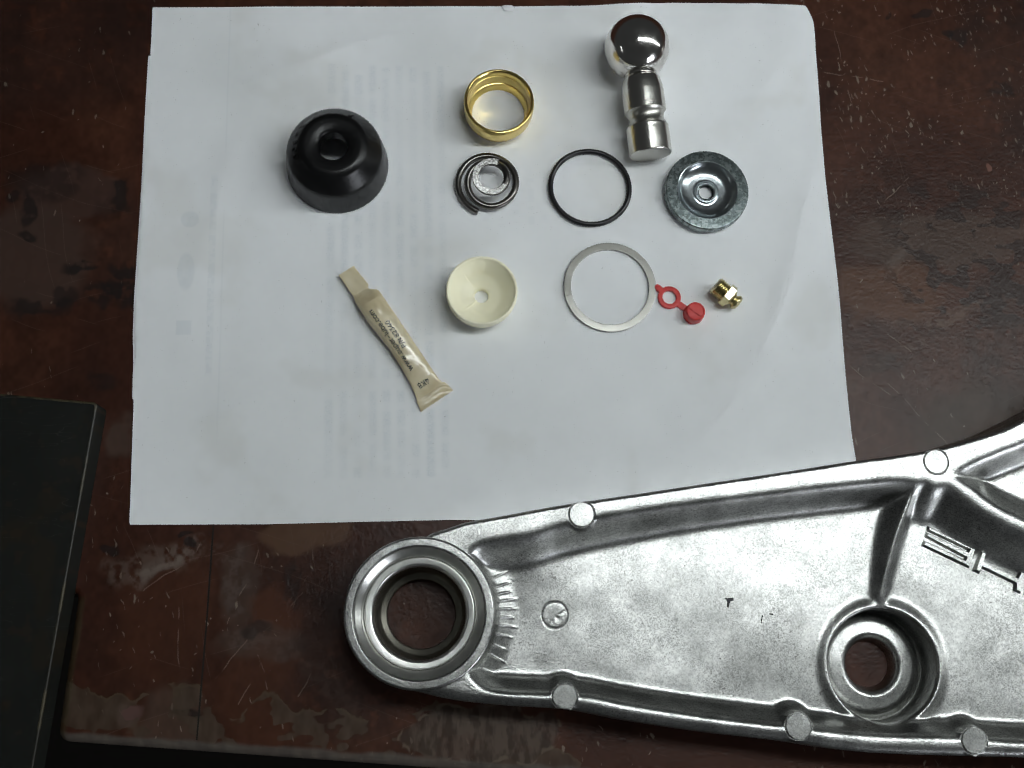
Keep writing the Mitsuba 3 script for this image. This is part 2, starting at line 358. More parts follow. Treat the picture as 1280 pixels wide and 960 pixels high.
def paper_colour(p, n, uv):
    x, y = p.x * 1000, p.y * 1000
    c = mi.Color3f(0.77, 0.785, 0.80)
    # the print of the other side shows through, its lines upright
    lx = x + 0.35 * (noise(x / 40, y / 40, 3) - 0.5)
    u = (lx + 68.0) / 5.6 + 0.10 * (noise(x / 5.6, 1.0, 8) - 0.5)
    line = dr.floor(u)
    band = 1 - smoothstep(0.10, 0.42, dr.abs(u - line - 0.5))
    words = (0.55 + 0.45 * smoothstep(0.3, 0.7, noise(y / 0.9 + 37 * line, x / 0.9, 4))) * smoothstep(0.16, 0.36, noise(y / 4.5 + 11 * line, line * 3, 9))
    top = 76 + 5 * noise(line, 2, 2)
    ends = smoothstep(-92, -90, y) * (1 - smoothstep(top, top + 1.5, y))
    gap = 1 - 0.85 * smoothstep(-58, -56, y) * (1 - smoothstep(-53, -51, y))
    block = smoothstep(-68.5, -67.5, x) * (1 - smoothstep(-18.5, -17.5, x))
    ink = 0.085 * band * (0.25 + 0.75 * words) * ends * gap * block * (0.2 + 1.3 * noise(x / 9, y / 22, 13)) * (0.55 + 0.9 * noise(x / 0.5, y / 0.45, 19))
    # a second narrow column beside the three marks
    v = dr.abs(x - COLX - 0.0)
    ink = dr.maximum(ink, 0.085 * (1 - smoothstep(1.0, 1.7, v)) * (0.4 + 0.6 * smoothstep(0.35, 0.6, noise(y / 1.1, x / 1.1, 17))) * smoothstep(-52, -48, y) * (1 - smoothstep(30, 34, y)))
    ink = dr.maximum(ink, 0.05 * (1 - smoothstep(0.2, 0.5, dr.abs(x - COLX - 4.2))) * smoothstep(0.3, 0.6, noise(x / 9, y / 30, 5)))
    for cx, cy, rx, ry, k in MARKS:
        ink = dr.maximum(ink, k * spot(x, y, cx, cy, rx, ry, 0.14) * (0.7 + 0.5 * noise(x / 1.2, y / 1.2, 21)))
    q = dr.maximum(dr.abs(x - SQX), dr.abs(y - SQY))
    ink = dr.maximum(ink, 0.10 * (1 - smoothstep(2.6, 3.2, q)))
    # fainter words further right
    u2 = (x + 6.0) / 6.2
    l2 = dr.floor(u2)
    b2 = (1 - smoothstep(0.12, 0.3, dr.abs(u2 - l2 - 0.5))) * smoothstep(0.42, 0.6, noise(y / 1.5 + 5 * l2, l2, 24))
    ink = dr.maximum(ink, 0.035 * b2 * smoothstep(-6, -4, x) * (1 - smoothstep(20, 24, x)) * smoothstep(8, 12, y) * (1 - smoothstep(30, 34, y)))
    c = mix(c, (0.25, 0.34, 0.42), dr.minimum(ink * 1.25, 0.3))
    sm = smoothstep(0.55, 0.78, fbm(x / 26 + 7, y / 26, 52.0, 4))
    c = c * mix((1, 1, 1), (0.945, 0.94, 0.925), sm)
    # small specks and handling dirt
    g = noise(x / 0.42, y / 0.42, 33)
    c = mix(c, (0.15, 0.14, 0.13), 0.7 * smoothstep(0.95, 0.985, g) * smoothstep(0.55, 0.7, noise(x / 6, y / 6, 34)))
    return c * (0.975 + 0.05 * fbm(x / 14, y / 14, 40.0, 3))


(COLX, _) = (-111.78, -14.44)
(SQX, SQY) = (-121.77, -30.67)
MARKS = [(*(-120.90, 14.02), 3.6, 3.4, 0.10), (*(-121.68, -7.73), 3.4, 7.6, 0.085)]
principled("paper_white", proc(paper_colour), 0.75, specular=0.25, bump=proc(lambda p, n, uv: 0.00012 * fbm(p.x * 260, p.y * 260, 1.0, 3) + 0.000012 * noise(p.x * 2500, p.y * 2500, 5), 2e-4))
principled("paper_plain", (0.76, 0.775, 0.79), 0.75, specular=0.25)


def cast_bump(p, n, uv):
    x, y, z = p.x * 1000, p.y * 1000, p.z * 1000
    patchy = 0.5 + 0.9 * fbm(x / 8, y / 8, z / 8, 2)
    return (0.00004 * noise(x / 0.45, y / 0.45, z / 0.45) + 0.00003 * noise(x / 0.34 + 9, y / 0.34, z / 0.34)) * patchy + 0.00002 * fbm(x / 3.6, y / 3.6, z / 3.6, 2)


def cast_colour(p, n, uv):
    x, y, z = p.x * 1000, p.y * 1000, p.z * 1000
    c = mix((0.295, 0.298, 0.288), (0.455, 0.458, 0.444), smoothstep(0.25, 0.75, fbm(x / 7, y / 7, z / 7, 4)))
    c = c * (0.46 + 0.72 * noise(x / 0.36, y / 0.36, z / 0.36) + 0.36 * noise(x / 0.75, y / 0.75, z / 0.75))
    pit = smoothstep(0.74, 0.90, noise(x / 0.62, y / 0.62, z / 0.62)) * smoothstep(0.3, 0.6, fbm(x / 9, y / 9, 4.0, 2))
    c = mix(c, (0.12, 0.115, 0.11), 0.75 * pit)
    return c


def cast_rough(p, n, uv):
    x, y, z = p.x * 1000, p.y * 1000, p.z * 1000
    return 0.28 + 0.10 * fbm(x / 9, y / 9, z / 9, 3)


principled("cast_aluminium", proc(cast_colour), proc(cast_rough), 1.0, bump=proc(cast_bump, 8e-5))
principled("machined_aluminium", proc(lambda p, n, uv: mix((0.46, 0.46, 0.44), (0.72, 0.72, 0.69), fbm(p.x * 300, p.y * 300, p.z * 300, 3))), 0.30, 1.0,
           bump=proc(lambda p, n, uv: 0.000014 * noise(p.x * 2200, p.y * 2200, p.z * 2200), 8e-5))
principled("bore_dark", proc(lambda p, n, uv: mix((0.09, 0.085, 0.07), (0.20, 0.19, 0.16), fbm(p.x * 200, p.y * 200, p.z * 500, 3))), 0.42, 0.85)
principled("gouge_black", (0.02, 0.02, 0.025), 0.6)
principled("polished_steel", proc(lambda p, n, uv: mix((0.62, 0.60, 0.57), (0.74, 0.72, 0.69), fbm(p.x * 260, p.y * 260, p.z * 260, 3))), proc(lambda p, n, uv: 0.08 + 0.12 * noise(p.x * 400, p.y * 400, p.z * 400)), 1.0)
principled("turned_steel", (0.62, 0.605, 0.56), 0.22, 1.0, bump=proc(lambda p, n, uv: 0.00003 * noise((p.x * 0.14 - p.y * 0.99) * 8000, 0.5, 0.5), 2e-5))
principled("face_steel", (0.52, 0.51, 0.47), 0.33, 1.0)


def brass_colour(p, n, uv):
    return mix((0.62, 0.47, 0.14), (0.78, 0.61, 0.22), fbm(p.x * 260, p.y * 260, p.z * 260, 2))


principled("brass", proc(brass_colour), 0.17, 1.0)
principled("spring_steel", proc(lambda p, n, uv: mix((0.09, 0.086, 0.08), (0.21, 0.20, 0.185), fbm(p.x * 500, p.y * 500, p.z * 500, 3))), 0.27, 1.0)
principled("ground_steel", proc(lambda p, n, uv: mix((0.42, 0.41, 0.39), (0.78, 0.78, 0.76), smoothstep(0.35, 0.65, noise(p.x * 2300, p.y * 2300, 1)))), 0.42, 1.0,
           bump=proc(lambda p, n, uv: 0.00006 * noise(p.x * 1800, p.y * 1800, 2), 8e-5))
principled("black_rubber", proc(lambda p, n, uv: mix((0.0035, 0.0035, 0.0037), (0.0065, 0.0065, 0.0068), fbm(p.x * 200, p.y * 200, p.z * 200, 3))), proc(lambda p, n, uv: 0.24 + 0.16 * fbm(p.x * 350, p.y * 350, p.z * 350, 3)), specular=0.28)
principled("o_ring_rubber", (0.006, 0.006, 0.007), 0.3, specular=0.4)


def zinc_colour(p, n, uv):
    x, y = p.x * 1000, p.y * 1000
    c = mix((0.14, 0.17, 0.172), (0.29, 0.33, 0.33), smoothstep(0.3, 0.7, fbm(x / 1.3, y / 1.3, 2.0, 3)))
    return mix(c, (0.085, 0.105, 0.10), 0.8 * smoothstep(0.55, 0.72, fbm(x / 0.8 + 4, y / 0.8, 5.0, 2)))


principled("zinc_plate", proc(zinc_colour), 0.26, 1.0, bump=proc(lambda p, n, uv: 0.00002 * noise(p.x * 1700, p.y * 1700, 3), 8e-5))
principled("zinc_smooth", proc(lambda p, n, uv: mix((0.34, 0.385, 0.40), (0.54, 0.585, 0.60), fbm(p.x * 700, p.y * 700, p.z * 700, 3))), 0.24, 1.0)
principled("spring_ring_steel", (0.27, 0.266, 0.245), 0.27, 1.0, bump=proc(lambda p, n, uv: 0.000006 * noise(p.x * 1500, p.y * 1500, 3), 8e-5))
principled("cream_plastic", proc(lambda p, n, uv: mix((0.82, 0.785, 0.58), (0.87, 0.845, 0.66), fbm(p.x * 90, p.y * 90, p.z * 90, 3))), 0.45, specular=0.45)
principled("red_plastic", proc(lambda p, n, uv: mix((0.44, 0.010, 0.009), (0.58, 0.026, 0.02), fbm(p.x * 300, p.y * 300, p.z * 300, 3))), 0.24, specular=0.4)
principled("fitting_zinc", proc(lambda p, n, uv: mix((0.46, 0.40, 0.20), (0.74, 0.67, 0.40), fbm(p.x * 600, p.y * 600, p.z * 600, 3))), 0.22, 1.0)
principled("ink_black", (0.02, 0.019, 0.017), 0.5)
scene["tube_plastic"] = {"type": "bumpmap", "arbitrary": proc(lambda p, n, uv: 0.0007 * fbm(p.x * 170, p.y * 170, p.z * 170, 3), 1e-4), "scale": 1.0,
                         "bsdf": {"type": "principled", "base_color": proc(lambda p, n, uv: mix((0.74, 0.62, 0.38), (0.92, 0.82, 0.58), smoothstep(0.25, 0.75, fbm(p.x * 130, p.y * 130, p.z * 130, 4)))),
                                  "roughness": 0.22, "spec_trans": 0.38, "eta": 1.5, "clearcoat": 1.0, "clearcoat_gloss": 0.93}}
principled("lamp_housing", (0.75, 0.75, 0.74), 0.5)
principled("window_frame_paint", (0.5, 0.5, 0.48), 0.5)


# ------------------------------------------------------------------ lamps of the workshop (they hang above and behind the viewer)
def rect_down(w, d, z):
    v = np.array([[-w / 2, -d / 2, z], [w / 2, -d / 2, z], [w / 2, d / 2, z], [-w / 2, d / 2, z]])
    return trimesh.Trimesh(v, [[0, 2, 1], [0, 3, 2]], process=False)


def fluorescent(x, y, z, deg, radiance, label):
    key = "ceiling_lamp"
    k = 0
    name = key
    while f"{name}__housing" in scene:
        k += 1
        name = f"{key}_{k:03d}"
    top = trimesh.creation.box((1240, 160, 60)); top.apply_translation([0, 0, 34])
    put(name + "__housing", moved(top, x, y, z, deg), "lamp_housing", smooth=False)
    put(name + "__diffuser", moved(rect_down(1220, 128, 0), x, y, z, deg), "lamp_housing", smooth=False,
        emitter={"type": "area", "radiance": {"type": "rgb", "value": list(radiance)}})
    tag(name, label, "lamp")


for i in range(4):
    fluorescent(600 + i * 1260, 100 - i * 18, 1120, -0.8, LAMP, f"white fluorescent lamp with a flat diffuser, {('straight above the bench', 'second in the overhead row', 'third in the overhead row', 'last in the overhead row')[i]}")
fluorescent(-3300, -900, 1250, 74, [v * 0.42 for v in LAMP], "white fluorescent lamp hanging far to the left of the bench")

# a daylit window far behind the viewer on the right
wx, wy = 2300.0, -2500.0
wa = math.degrees(math.atan2(-wy, -wx)) - 90
v = np.array([[-650, 0, 330], [650, 0, 330], [650, 0, 1180], [-650, 0, 1180]], float)
pane = trimesh.Trimesh(v, [[0, 2, 1], [0, 3, 2]], process=False)
put("workshop_window__pane", moved(pane, wx, wy, 0, wa), "lamp_housing", smooth=False, emitter={"type": "area", "radiance": {"type": "rgb", "value": [8.0, 8.4, 9.0]}})
bars = [trimesh.creation.box((1400, 60, 60)) for _ in range(2)] + [trimesh.creation.box((60, 60, 970)) for _ in range(2)]
for b, (bx_, bz_) in zip(bars, ((0, 300), (0, 1210), (-682, 755), (682, 755))):
    b.apply_translation([bx_, -34, bz_])
put("workshop_window__frame", moved(trimesh.util.concatenate(bars), wx, wy, 0, wa), "window_frame_paint", smooth=False)
tag("workshop_window", "daylit window with a grey frame far behind the viewer", "window")

# ------------------------------------------------------------------ the bench
fl = trimesh.creation.box((9000, 9000, 20)); fl.apply_translation([0, 0, -880])
put("floor", fl, "dark_floor", smooth=False)
tag("floor", "dark workshop floor below the bench", kind="structure")


_fy = lambda x: FRONT_A + FRONT_B * x
_y = (FRONT_A + FRONT_B * LEFT_A) / (1 - FRONT_B * LEFT_B)
_yn = LEFT_TOP
_ring = rounded(np.array([[LEFT_A + LEFT_B * _y, _y], [900, _fy(900)], [900, 620], [-620, 620], [-620, _yn], [LEFT_A + LEFT_B * _yn, _yn]]), [5, 0, 0, 0, 0, 3], seg=6)
R_EDGE = 3.2
_r = np.array(_ring)
_nx = np.roll(_r, -1, 0) - np.roll(_r, 1, 0)
_nrm = np.stack([_nx[:, 1], -_nx[:, 0]], -1)
_nrm /= np.linalg.norm(_nrm, axis=1, keepdims=True)
levels = [(-R_EDGE * (1 - math.sin(a)), -R_EDGE * (1 - math.cos(a))) for a in np.linspace(0, math.pi / 2, 9)] + [(0.0, -42.0)]
vv = [np.column_stack([_r + _nrm * off, np.full(len(_r), z)]) for off, z in levels]
m_ = len(_r)
ff = []
for k in range(len(levels) - 1):
    for i in range(m_):
        j = (i + 1) % m_
        a, b, c, d = k * m_ + i, k * m_ + j, (k + 1) * m_ + j, (k + 1) * m_ + i
        ff += [[a, d, c], [a, c, b]]
tp = shapely.Polygon(vv[0][:, :2])
tv, tf = trimesh.creation.triangulate_polygon(tp, engine="earcut")
top = trimesh.Trimesh(np.column_stack([tv, np.zeros(len(tv))]), tf, process=False)
if top.face_normals[0][2] < 0:
    top.invert()
put("workbench_top", [top, trimesh.Trimesh(np.vstack(vv), ff, process=False)], "bench_paint", smooth=40)
tag("workbench_top", "dark red-brown painted workbench top, chipped and stained, under everything", kind="structure")
# a lapped sheet joint running back from the front edge
_s0, _s1 = np.array((-111.51, -185.23)), np.array((-107.78, -102.85))
put("workbench_top__seam", sweep([[*_s0, -0.15], [*((_s0 + _s1) / 2 + [0.3, 0]), -0.15], [*_s1, -0.15]], [(-0.3, -0.1), (0.3, -0.1), (0.3, 0.18), (-0.3, 0.19)]), "dark_floor", smooth=False)

# dark steel plate overlapping the bench on the left
P0 = np.array((-149.61, -62.36)); P1 = np.array((-161.85, -166.43)); P2 = np.array((-185.52, -58.45))
u_ = (P1 - P0) / np.linalg.norm(P1 - P0)
w_ = (P2 - P0) / np.linalg.norm(P2 - P0)
loop = [P0, P0 + w_ * 190, P0 + w_ * 190 + u_ * 250, P0 + u_ * 250]
pl = rounded(loop, 2.0, seg=4)
PT = 12.0
base = shapely.Polygon(pl)
if not base.exterior.is_ccw:
    pl = pl[::-1]
def plate_ring(off, z):
    g = np.array(pl)
    t = np.roll(g, -1, 0) - np.roll(g, 1, 0)
    nn = np.stack([t[:, 1], -t[:, 0]], -1); nn /= np.linalg.norm(nn, axis=1, keepdims=True)
    return np.column_stack([g + nn * off, np.full(len(g), z)])
rings = [plate_ring(-0.2, 0.05), plate_ring(0.0, 0.3), plate_ring(0.0, PT - 0.7)]
def loft(rings, cap_top=False, cap_bottom=False):
    n = len(rings[0]); v = np.vstack(rings); f = []
    for k in range(len(rings) - 1):
        i = np.arange(n); j = (i + 1) % n
        f += [np.stack([k * n + i, k * n + j, (k + 1) * n + j], -1), np.stack([k * n + i, (k + 1) * n + j, (k + 1) * n + i], -1)]
    m = [trimesh.Trimesh(v, np.vstack(f), process=False)]
    for on, r, up in ((cap_top, rings[-1], True), (cap_bottom, rings[0], False)):
        if on:
            tv, tf = trimesh.creation.triangulate_polygon(shapely.Polygon(r[:, :2]), engine="earcut")
            c = trimesh.Trimesh(np.column_stack([tv, np.full(len(tv), r[0, 2])]), tf, process=False)
            if (c.face_normals[0][2] > 0) != up:
                c.invert()
            m.append(c)
    return trimesh.util.concatenate(m)
put("steel_plate__body", loft(rings, cap_bottom=True), "plate_steel", smooth=30)
put("steel_plate__worn_edge", loft([plate_ring(0.0, PT - 0.7), plate_ring(-0.12, PT - 0.25), plate_ring(-0.5, PT), plate_ring(-0.9, PT)]), "worn_edge", smooth=30)
put("steel_plate__face", loft([plate_ring(-0.9, PT), plate_ring(-1.4, PT - 0.02)], cap_top=True), "plate_steel", smooth=False)
tag("steel_plate", "dark green-black steel plate with worn yellowish edges at the far left", "plate")
labels["steel_plate__worn_edge"] = {"label": "worn yellowish edge"}

# ------------------------------------------------------------------ the paper
ZP = 0.29                                             # where the small parts stand
OUT = np.array([(-139.69, 107.64), (-103.76, 107.94), (-70.54, 108.02), (-37.06, 108.09), (-16.85, 108.42), (6.84, 108.42), (37.49, 108.60), (64.98, 110.02), (78.78, 110.44), (99.52, 110.33), (113.35, 109.62), (128.89, 108.04), (135.13, 107.60), (135.79, 107.03), (136.68, 105.14), (138.42, 100.98), (138.99, 95.33), (138.92, 82.26), (138.69, 67.50), (138.16, 49.33), (138.13, 33.24), (138.47, 13.88), (138.92, 0.01), (139.36, -13.68), (139.47, -27.20), (139.26, -40.54), (139.19, -52.07), (139.13, -63.48), (139.41, -77.98), (140.16, -87.22), (140.38, -98.57), (140.91, -109.80), (85.04, -109.26), (23.11, -108.90), (-19.69, -107.70), (-59.08, -107.79), (-89.12, -107.91), (-139.12, -107.01), (-139.32, -90.09), (-139.58, -71.63), (-139.84, -52.83), (-139.82, -40.10), (-140.27, -33.67), (-140.55, -17.42), (-140.20, 2.41), (-140.00, 26.04), (-139.95, 53.72), (-139.75, 78.55), (-139.55, 96.64)])[::-1]
REST = [(-62, 33, 24), (-1, 60, 17), (0, 28, 15), (65, 60, 30), (41, 25, 20), (88, 27, 20), (-6, -12, 17), (48, -12, 22), (72, -17, 12), (98, -15, 9), (-40, -35, 36)]


def paper_z(x, y):
    p = np.stack([x / 70, y / 70, 0 * x], -1)
    z = 1.5 * (meshkit.fbm(p, 3, seed=4) - 0.35)
    flat = np.ones_like(x)
    for cx, cy, r in REST:
        flat = np.minimum(flat, sstep(r * 0.9, r * 2.0, np.hypot(x - cx, y - cy)))
    edge = np.minimum.reduce([x + 147, 155 - x, y + 112, 118 - y])
    z = 0.25 + (z.clip(-0.2, 1.2) + 0.5 * sstep(0, 1, meshkit.noise(p * 2.3, 8))) * flat * 0.85
    # faint diagonal creases right of the parts
    for ax, ay, ang, s in ((112, -30, 1.05, 1.3), (95, -62, 0.75, 1.2), (108, 62, 0.9, 1.0), (-70, 85, 0.35, 1.1), (126, 10, 1.25, 1.2), (-95, -60, 0.5, 1.0), (20, -75, 0.3, 0.8), (-110, 20, 1.3, 0.7), (100, 100, 0.6, 0.9)):
        d = (x - ax) * math.sin(ang) - (y - ay) * math.cos(ang)
        l = (x - ax) * math.cos(ang) + (y - ay) * math.sin(ang)
        z = z + s * np.exp(-np.abs(d) / 5) * np.exp(-(l / 42) ** 2) * flat
    z = z + 1.6 * sstep(14, 0, 152 - x + 0.1 * y) * sstep(-80, 60, y)          # the right edge curls up a little
    z = z + 2.6 * sstep(26, 0, np.hypot(x - 133, y - 112)) + 0.9 * sstep(16, 0, np.hypot(x - 60, y - 114))
    return np.maximum(z, 0.2)


bd = resample(OUT, 1.2)
pts, tri = sheet(bd, 2.2, seed=5)
z = paper_z(pts[:, 0], pts[:, 1])
nb = len(bd)
topv = np.column_stack([pts, z]); botv = np.column_stack([pts, z - 0.11])
i = np.arange(nb); j = (i + 1) % nb
side = np.vstack([np.stack([i, j + len(pts), j], -1), np.stack([i, i + len(pts), j + len(pts)], -1)])
paper = trimesh.Trimesh(np.vstack([topv, botv]), np.vstack([tri, tri[:, ::-1] + len(pts), side]), process=False)
put("paper_sheet__page", paper, "paper_white", smooth=50)
# a torn flap on the far edge
fx, fy_ = (8.53, 108.13)
zz = float(paper_z(np.array([fx]), np.array([fy_]))[0])
fl_ = np.array([[-2.6, 0.6, 0.3], [-2.0, -1.6, 0.75], [0.2, -2.1, 0.6], [2.0, -1.9, 0.35], [2.6, -0.4, 0.12], [1.8, 0.9, 0.15], [-1.0, 1.0, 0.2]])
fv = np.vstack([fl_, [[0, -0.4, 0.5]]]) + [fx, fy_ - 0.2, zz - 0.05]
put("paper_sheet__torn_flap", (fv, np.array([[7, (k + 1) % 7, k] for k in range(7)])), "paper_plain", smooth=True)
tag("paper_sheet", "large white paper sheet, face down with faint print showing through, under the loose parts", "paper")
# a second sheet peeks out along the left edge
U = [(-139.90, 85.74), (-140.11, 57.23), (-140.13, 28.78), (-140.52, 2.42), (-140.86, -17.42), (-140.64, -33.66), (-139.98, -43.29), (-139.71, -59.13), (-90.16, -59.91), (-93.34, 85.78)]
us = np.array(U)
us[:8, 0] -= 0.7
ub = resample(us, 1.5)
up_, ut = sheet(ub, 4.0, seed=6)
uv_ = np.column_stack([up_, np.full(len(up_), 0.06)])
scene["paper_sheet_001"] = scene.pop(put("under_sheet", (uv_, ut), "paper_plain", smooth=True))
tag("paper_sheet_001", "thin strip of a second white sheet peeking out along the left edge", "paper")

# ------------------------------------------------------------------ black rubber boot
bx, by = (-62.47, 36.66)
prof = rounded([(20.4, 0), (20.5, 0.8), (19.0, 12.6), (18.5, 14.0), (16.4, 16.6), (13.3, 20.1), (11.4, 20.9), (8.6, 20.75), (6.6, 20.2), (5.75, 19.4), (5.6, 14.0), (9.5, 13.5), (13, 11), (16.6, 0)],
               [0.3, 0.6, 1.2, 0.9, 0.8, 1.6, 1.2, 0.8, 0.5, 0.4, 0.3, 1, 1, 0.2], seg=4)
put("rubber_boot__body", moved(lathe(prof, 128), bx, by, ZP), "black_rubber", smooth=40)
for ch, a in (("0", 196), ("0", 184), ("8", 172), ("4", 158), ("1", 145), ("7", 62)):
    g = meshkit.text_mesh(ch, 2.5, 0.5)
    g.apply_translation([-(g.bounds[0][0] + g.bounds[1][0]) / 2, -1.25, -0.12])
    M_ = np.eye(4)
    # lies on the cone between (16.4, 16.6) and (13.1, 20.4)
    e_out = np.array([3.3, -3.8]) / math.hypot(3.3, 3.8)
    ca, sa = math.cos(math.radians(a)), math.sin(math.radians(a))
    upv = np.array([-e_out[0] * ca, -e_out[0] * sa, -e_out[1]])
    nv = np.array([3.8 * ca, 3.8 * sa, 3.3]) / math.hypot(3.3, 3.8)
    xv = np.cross(upv, nv)
    M_[:3, 0], M_[:3, 1], M_[:3, 2] = xv, upv, nv
    M_[:3, 3] = [bx + 15.0 * ca, by + 15.0 * sa, ZP + 18.25]
    g.apply_transform(M_)
    put("rubber_boot__raised_character", g, "black_rubber", smooth=False)
tag("rubber_boot", "black rubber dust boot, a round cup with a hole on top, leftmost on the paper", "boot")

# ------------------------------------------------------------------ brass ring
rx_, ry_ = (3.18, 59.39)
prof = rounded([(10.7, 0.0), (12.5, 0.0), (14.15, 4.6), (14.3, 10.6), (14.0, 11.9), (13.2, 12.0), (12.75, 11.4), (12.45, 9.35), (13.2, 9.2), (13.2, 8.95), (12.4, 8.75), (12.1, 4.0), (12.8, 3.8), (12.8, 3.55), (11.95, 3.35), (10.9, 1.2)],
               [0.3, 0.3, 0.9, 0.5, 0.3, 0.25, 0.05, 0.02, 0.02, 0.05, 0.05, 0.05, 0.02, 0.02, 0.05, 0.4], seg=3)
put("brass_ring__sleeve", moved(lathe(prof, 128), rx_, ry_, ZP - 0.1), "brass", smooth=35)
tag("brass_ring", "shiny brass ring sleeve, open in the middle, above the coil spring", "ring")

# ------------------------------------------------------------------ conical coil spring
sx_, sy_ = (-1.94, 28.35)
turns = 2.52
N = 300
th = np.linspace(0, turns * 2 * math.pi, N)
a0 = math.radians(252)                                # starts at the near left and runs clockwise
tt = th / (2 * math.pi)
rad = np.interp(tt, [0, 0.12, 0.3, 0.65, 0.94, 1.19, 1.44, 1.69, 2.52], [12.9, 12.2, 11.7, 11.6, 10.7, 8.7, 7.2, 6.5, 6.35])
hz = np.interp(tt, [0, 0.55, 0.94, 1.19, 1.69, 2.2, 2.52], [1.5, 1.6, 2.7, 4.2, 6.6, 7.7, 8.0])
lean = np.interp(hz, [1.35, 8.0], [0, 1.6])
path = np.stack([sx_ + lean + rad * np.cos(a0 - th), sy_ + rad * np.sin(a0 - th) + 0.15 * lean, ZP + hz], -1)
k_ = np.linspace(0, 2 * math.pi, 20, endpoint=False)
sec = np.stack([1.36 * np.cos(k_), 1.36 * np.sin(k_)], -1)
secs = np.broadcast_to(sec, (N, 20, 2)).copy()
cut = np.interp(tt, [1.70, 1.9, 2.52], [1.36, 0.6, 0.35])
secs[:, :, 1] = np.minimum(secs[:, :, 1], cut[:, None])
put("coil_spring__wire", sweep(path, secs), "spring_steel", smooth=45)
sel = tt > 1.78
n_ = sel.sum()
hw = np.sqrt(np.maximum(1.36**2 - cut[sel] ** 2, 0.02)) * 0.93
tsec = np.stack([np.stack([-hw, cut[sel] - 0.10], -1), np.stack([hw, cut[sel] - 0.10], -1), np.stack([hw, cut[sel] + 0.03], -1), np.stack([-hw, cut[sel] + 0.03], -1)], 1)
put("coil_spring__ground_end", sweep(path[sel], tsec), "ground_steel", smooth=30)
tag("coil_spring", "dark conical coil spring with a bright ground top coil, below the brass ring", "spring")
labels["coil_spring__ground_end"] = {"label": "bright ground flat on the top coil"}

# ------------------------------------------------------------------ o-ring
ox_, oy_ = (39.96, 26.31)
a_ = np.linspace(0, 2 * math.pi, 160, endpoint=False)
wob = 16.0 + 0.18 * np.cos(2 * a_ + 0.6)
put("o_ring", sweep(np.stack([ox_ + wob * np.cos(a_), oy_ + wob * np.sin(a_), np.full(160, ZP + 1.0)], -1), np.stack([1.06 * np.cos(k_), 1.06 * np.sin(k_)], -1), closed=True), "o_ring_rubber", smooth=True)
tag("o_ring", "thin black rubber o-ring lying between the coil spring and the grey disc", "ring")

# ------------------------------------------------------------------ ball stud
A = np.array([*(60.14, 82.11), 13.2 + ZP])
B = np.array([*(64.28, 37.20), 8.62 + ZP])
L = np.linalg.norm(B - A)
Rb = 13.15
nk = 6.55
q0 = math.sqrt(Rb**2 - nk**2)
# ball, then the parts of the shank measured along the axis
angs = np.linspace(math.pi, math.asin(nk / Rb), 60)
ball = np.stack([Rb * np.sin(angs), Rb * np.cos(angs)], -1); ball[0, 0] = 0
s = lambda f: f * L
put("ball_stud__ball", along(lathe(np.vstack([ball, [[0, q0 - 1]]]), 128, closed=False), A, B), "polished_steel", smooth=True)
neck = [(0.0, q0 - 2), (nk - 0.25, q0 - 2), (nk + 0.05, q0 + 0.9), (nk + 0.45, q0 + 1.5), (7.6, s(0.30)), (8.3, s(0.37)), (8.5, s(0.43)), (8.5, s(0.605)), (0, s(0.605))]
put("ball_stud__shank", along(lathe(rounded(neck, [0, 0, 0.6, 0.4, 1.2, 1.2, 0.4, 0.15, 0], closed=False), 112, closed=False), A, B), "turned_steel", smooth=28)
th_ = np.linspace(0, 1, 13)
gr = [(8.5, s(0.605))] + [(8.4 - 1.2 * math.sin(math.pi * t) ** 0.8 - 0.15 * (1 - t), s(0.607) + t * s(0.135)) for t in th_[1:-1]] + [(8.5, s(0.745))]
gr = [(0, s(0.604))] + gr + [(0, s(0.746))]
put("ball_stud__groove", along(lathe(gr, 112, closed=False), A, B), "face_steel", smooth=35)
endp = [(0, s(0.744)), (8.55, s(0.744)), (8.62, s(0.755)), (8.62, L - 0.35), (8.3, L)]
put("ball_stud__end", along(lathe(rounded(endp, [0, 0.1, 0.15, 0.1, 0], closed=False), 112, closed=False), A, B), "turned_steel", smooth=25)
put("ball_stud__end_face", along(lathe([(8.3, L), (0, L + 0.03)], 112, closed=False), A, B), "face_steel", smooth=25)
tag("ball_stud", "polished steel ball stud with a grooved shank lying at the top right of the paper", "ball stud")

# ------------------------------------------------------------------ zinc plated disc
dx_, dy_ = (87.42, 23.64)
prof = rounded([(3.25, 2.4), (3.25, 0.3), (16.4, 0.3), (17.1, 1.2), (17.15, 4.1), (16.7, 4.75), (12.45, 4.9), (11.9, 4.75), (10.4, 3.5), (8.3, 2.75), (5.6, 2.6), (4.7, 2.75), (4.5, 3.25), (3.6, 3.3)],
               [0, 0, 0.4, 0.5, 0.4, 0.2, 0.2, 0.35, 1.0, 0.8, 0.3, 0.3, 0.15, 0.15], seg=4)
k0 = next(i for i, p in enumerate(prof) if p[0] < 12.3 and p[1] > 4.6)
disc_rim = np.vstack([prof[prof[:, 1] < 2.0][:0], prof])
put("zinc_disc__plate", moved(lathe(rounded([(11.9, 0.3), (16.4, 0.3), (17.1, 1.2), (17.15, 4.1), (16.7, 4.75), (12.35, 4.9)], [0, 0.4, 0.5, 0.4, 0.2, 0.1], seg=4), 128), dx_, dy_, ZP), "zinc_plate", smooth=35)
dish = rounded([(12.35, 4.9), (11.9, 4.72), (10.6, 3.0), (8.2, 1.75), (5.6, 1.55), (4.75, 1.7), (4.5, 2.25), (3.7, 2.3), (3.3, 2.0), (3.2, 0.3), (11.9, 0.3)], [0, 0.3, 1.3, 1.2, 0.3, 0.3, 0.15, 0.15, 0.1, 0, 0], seg=5)
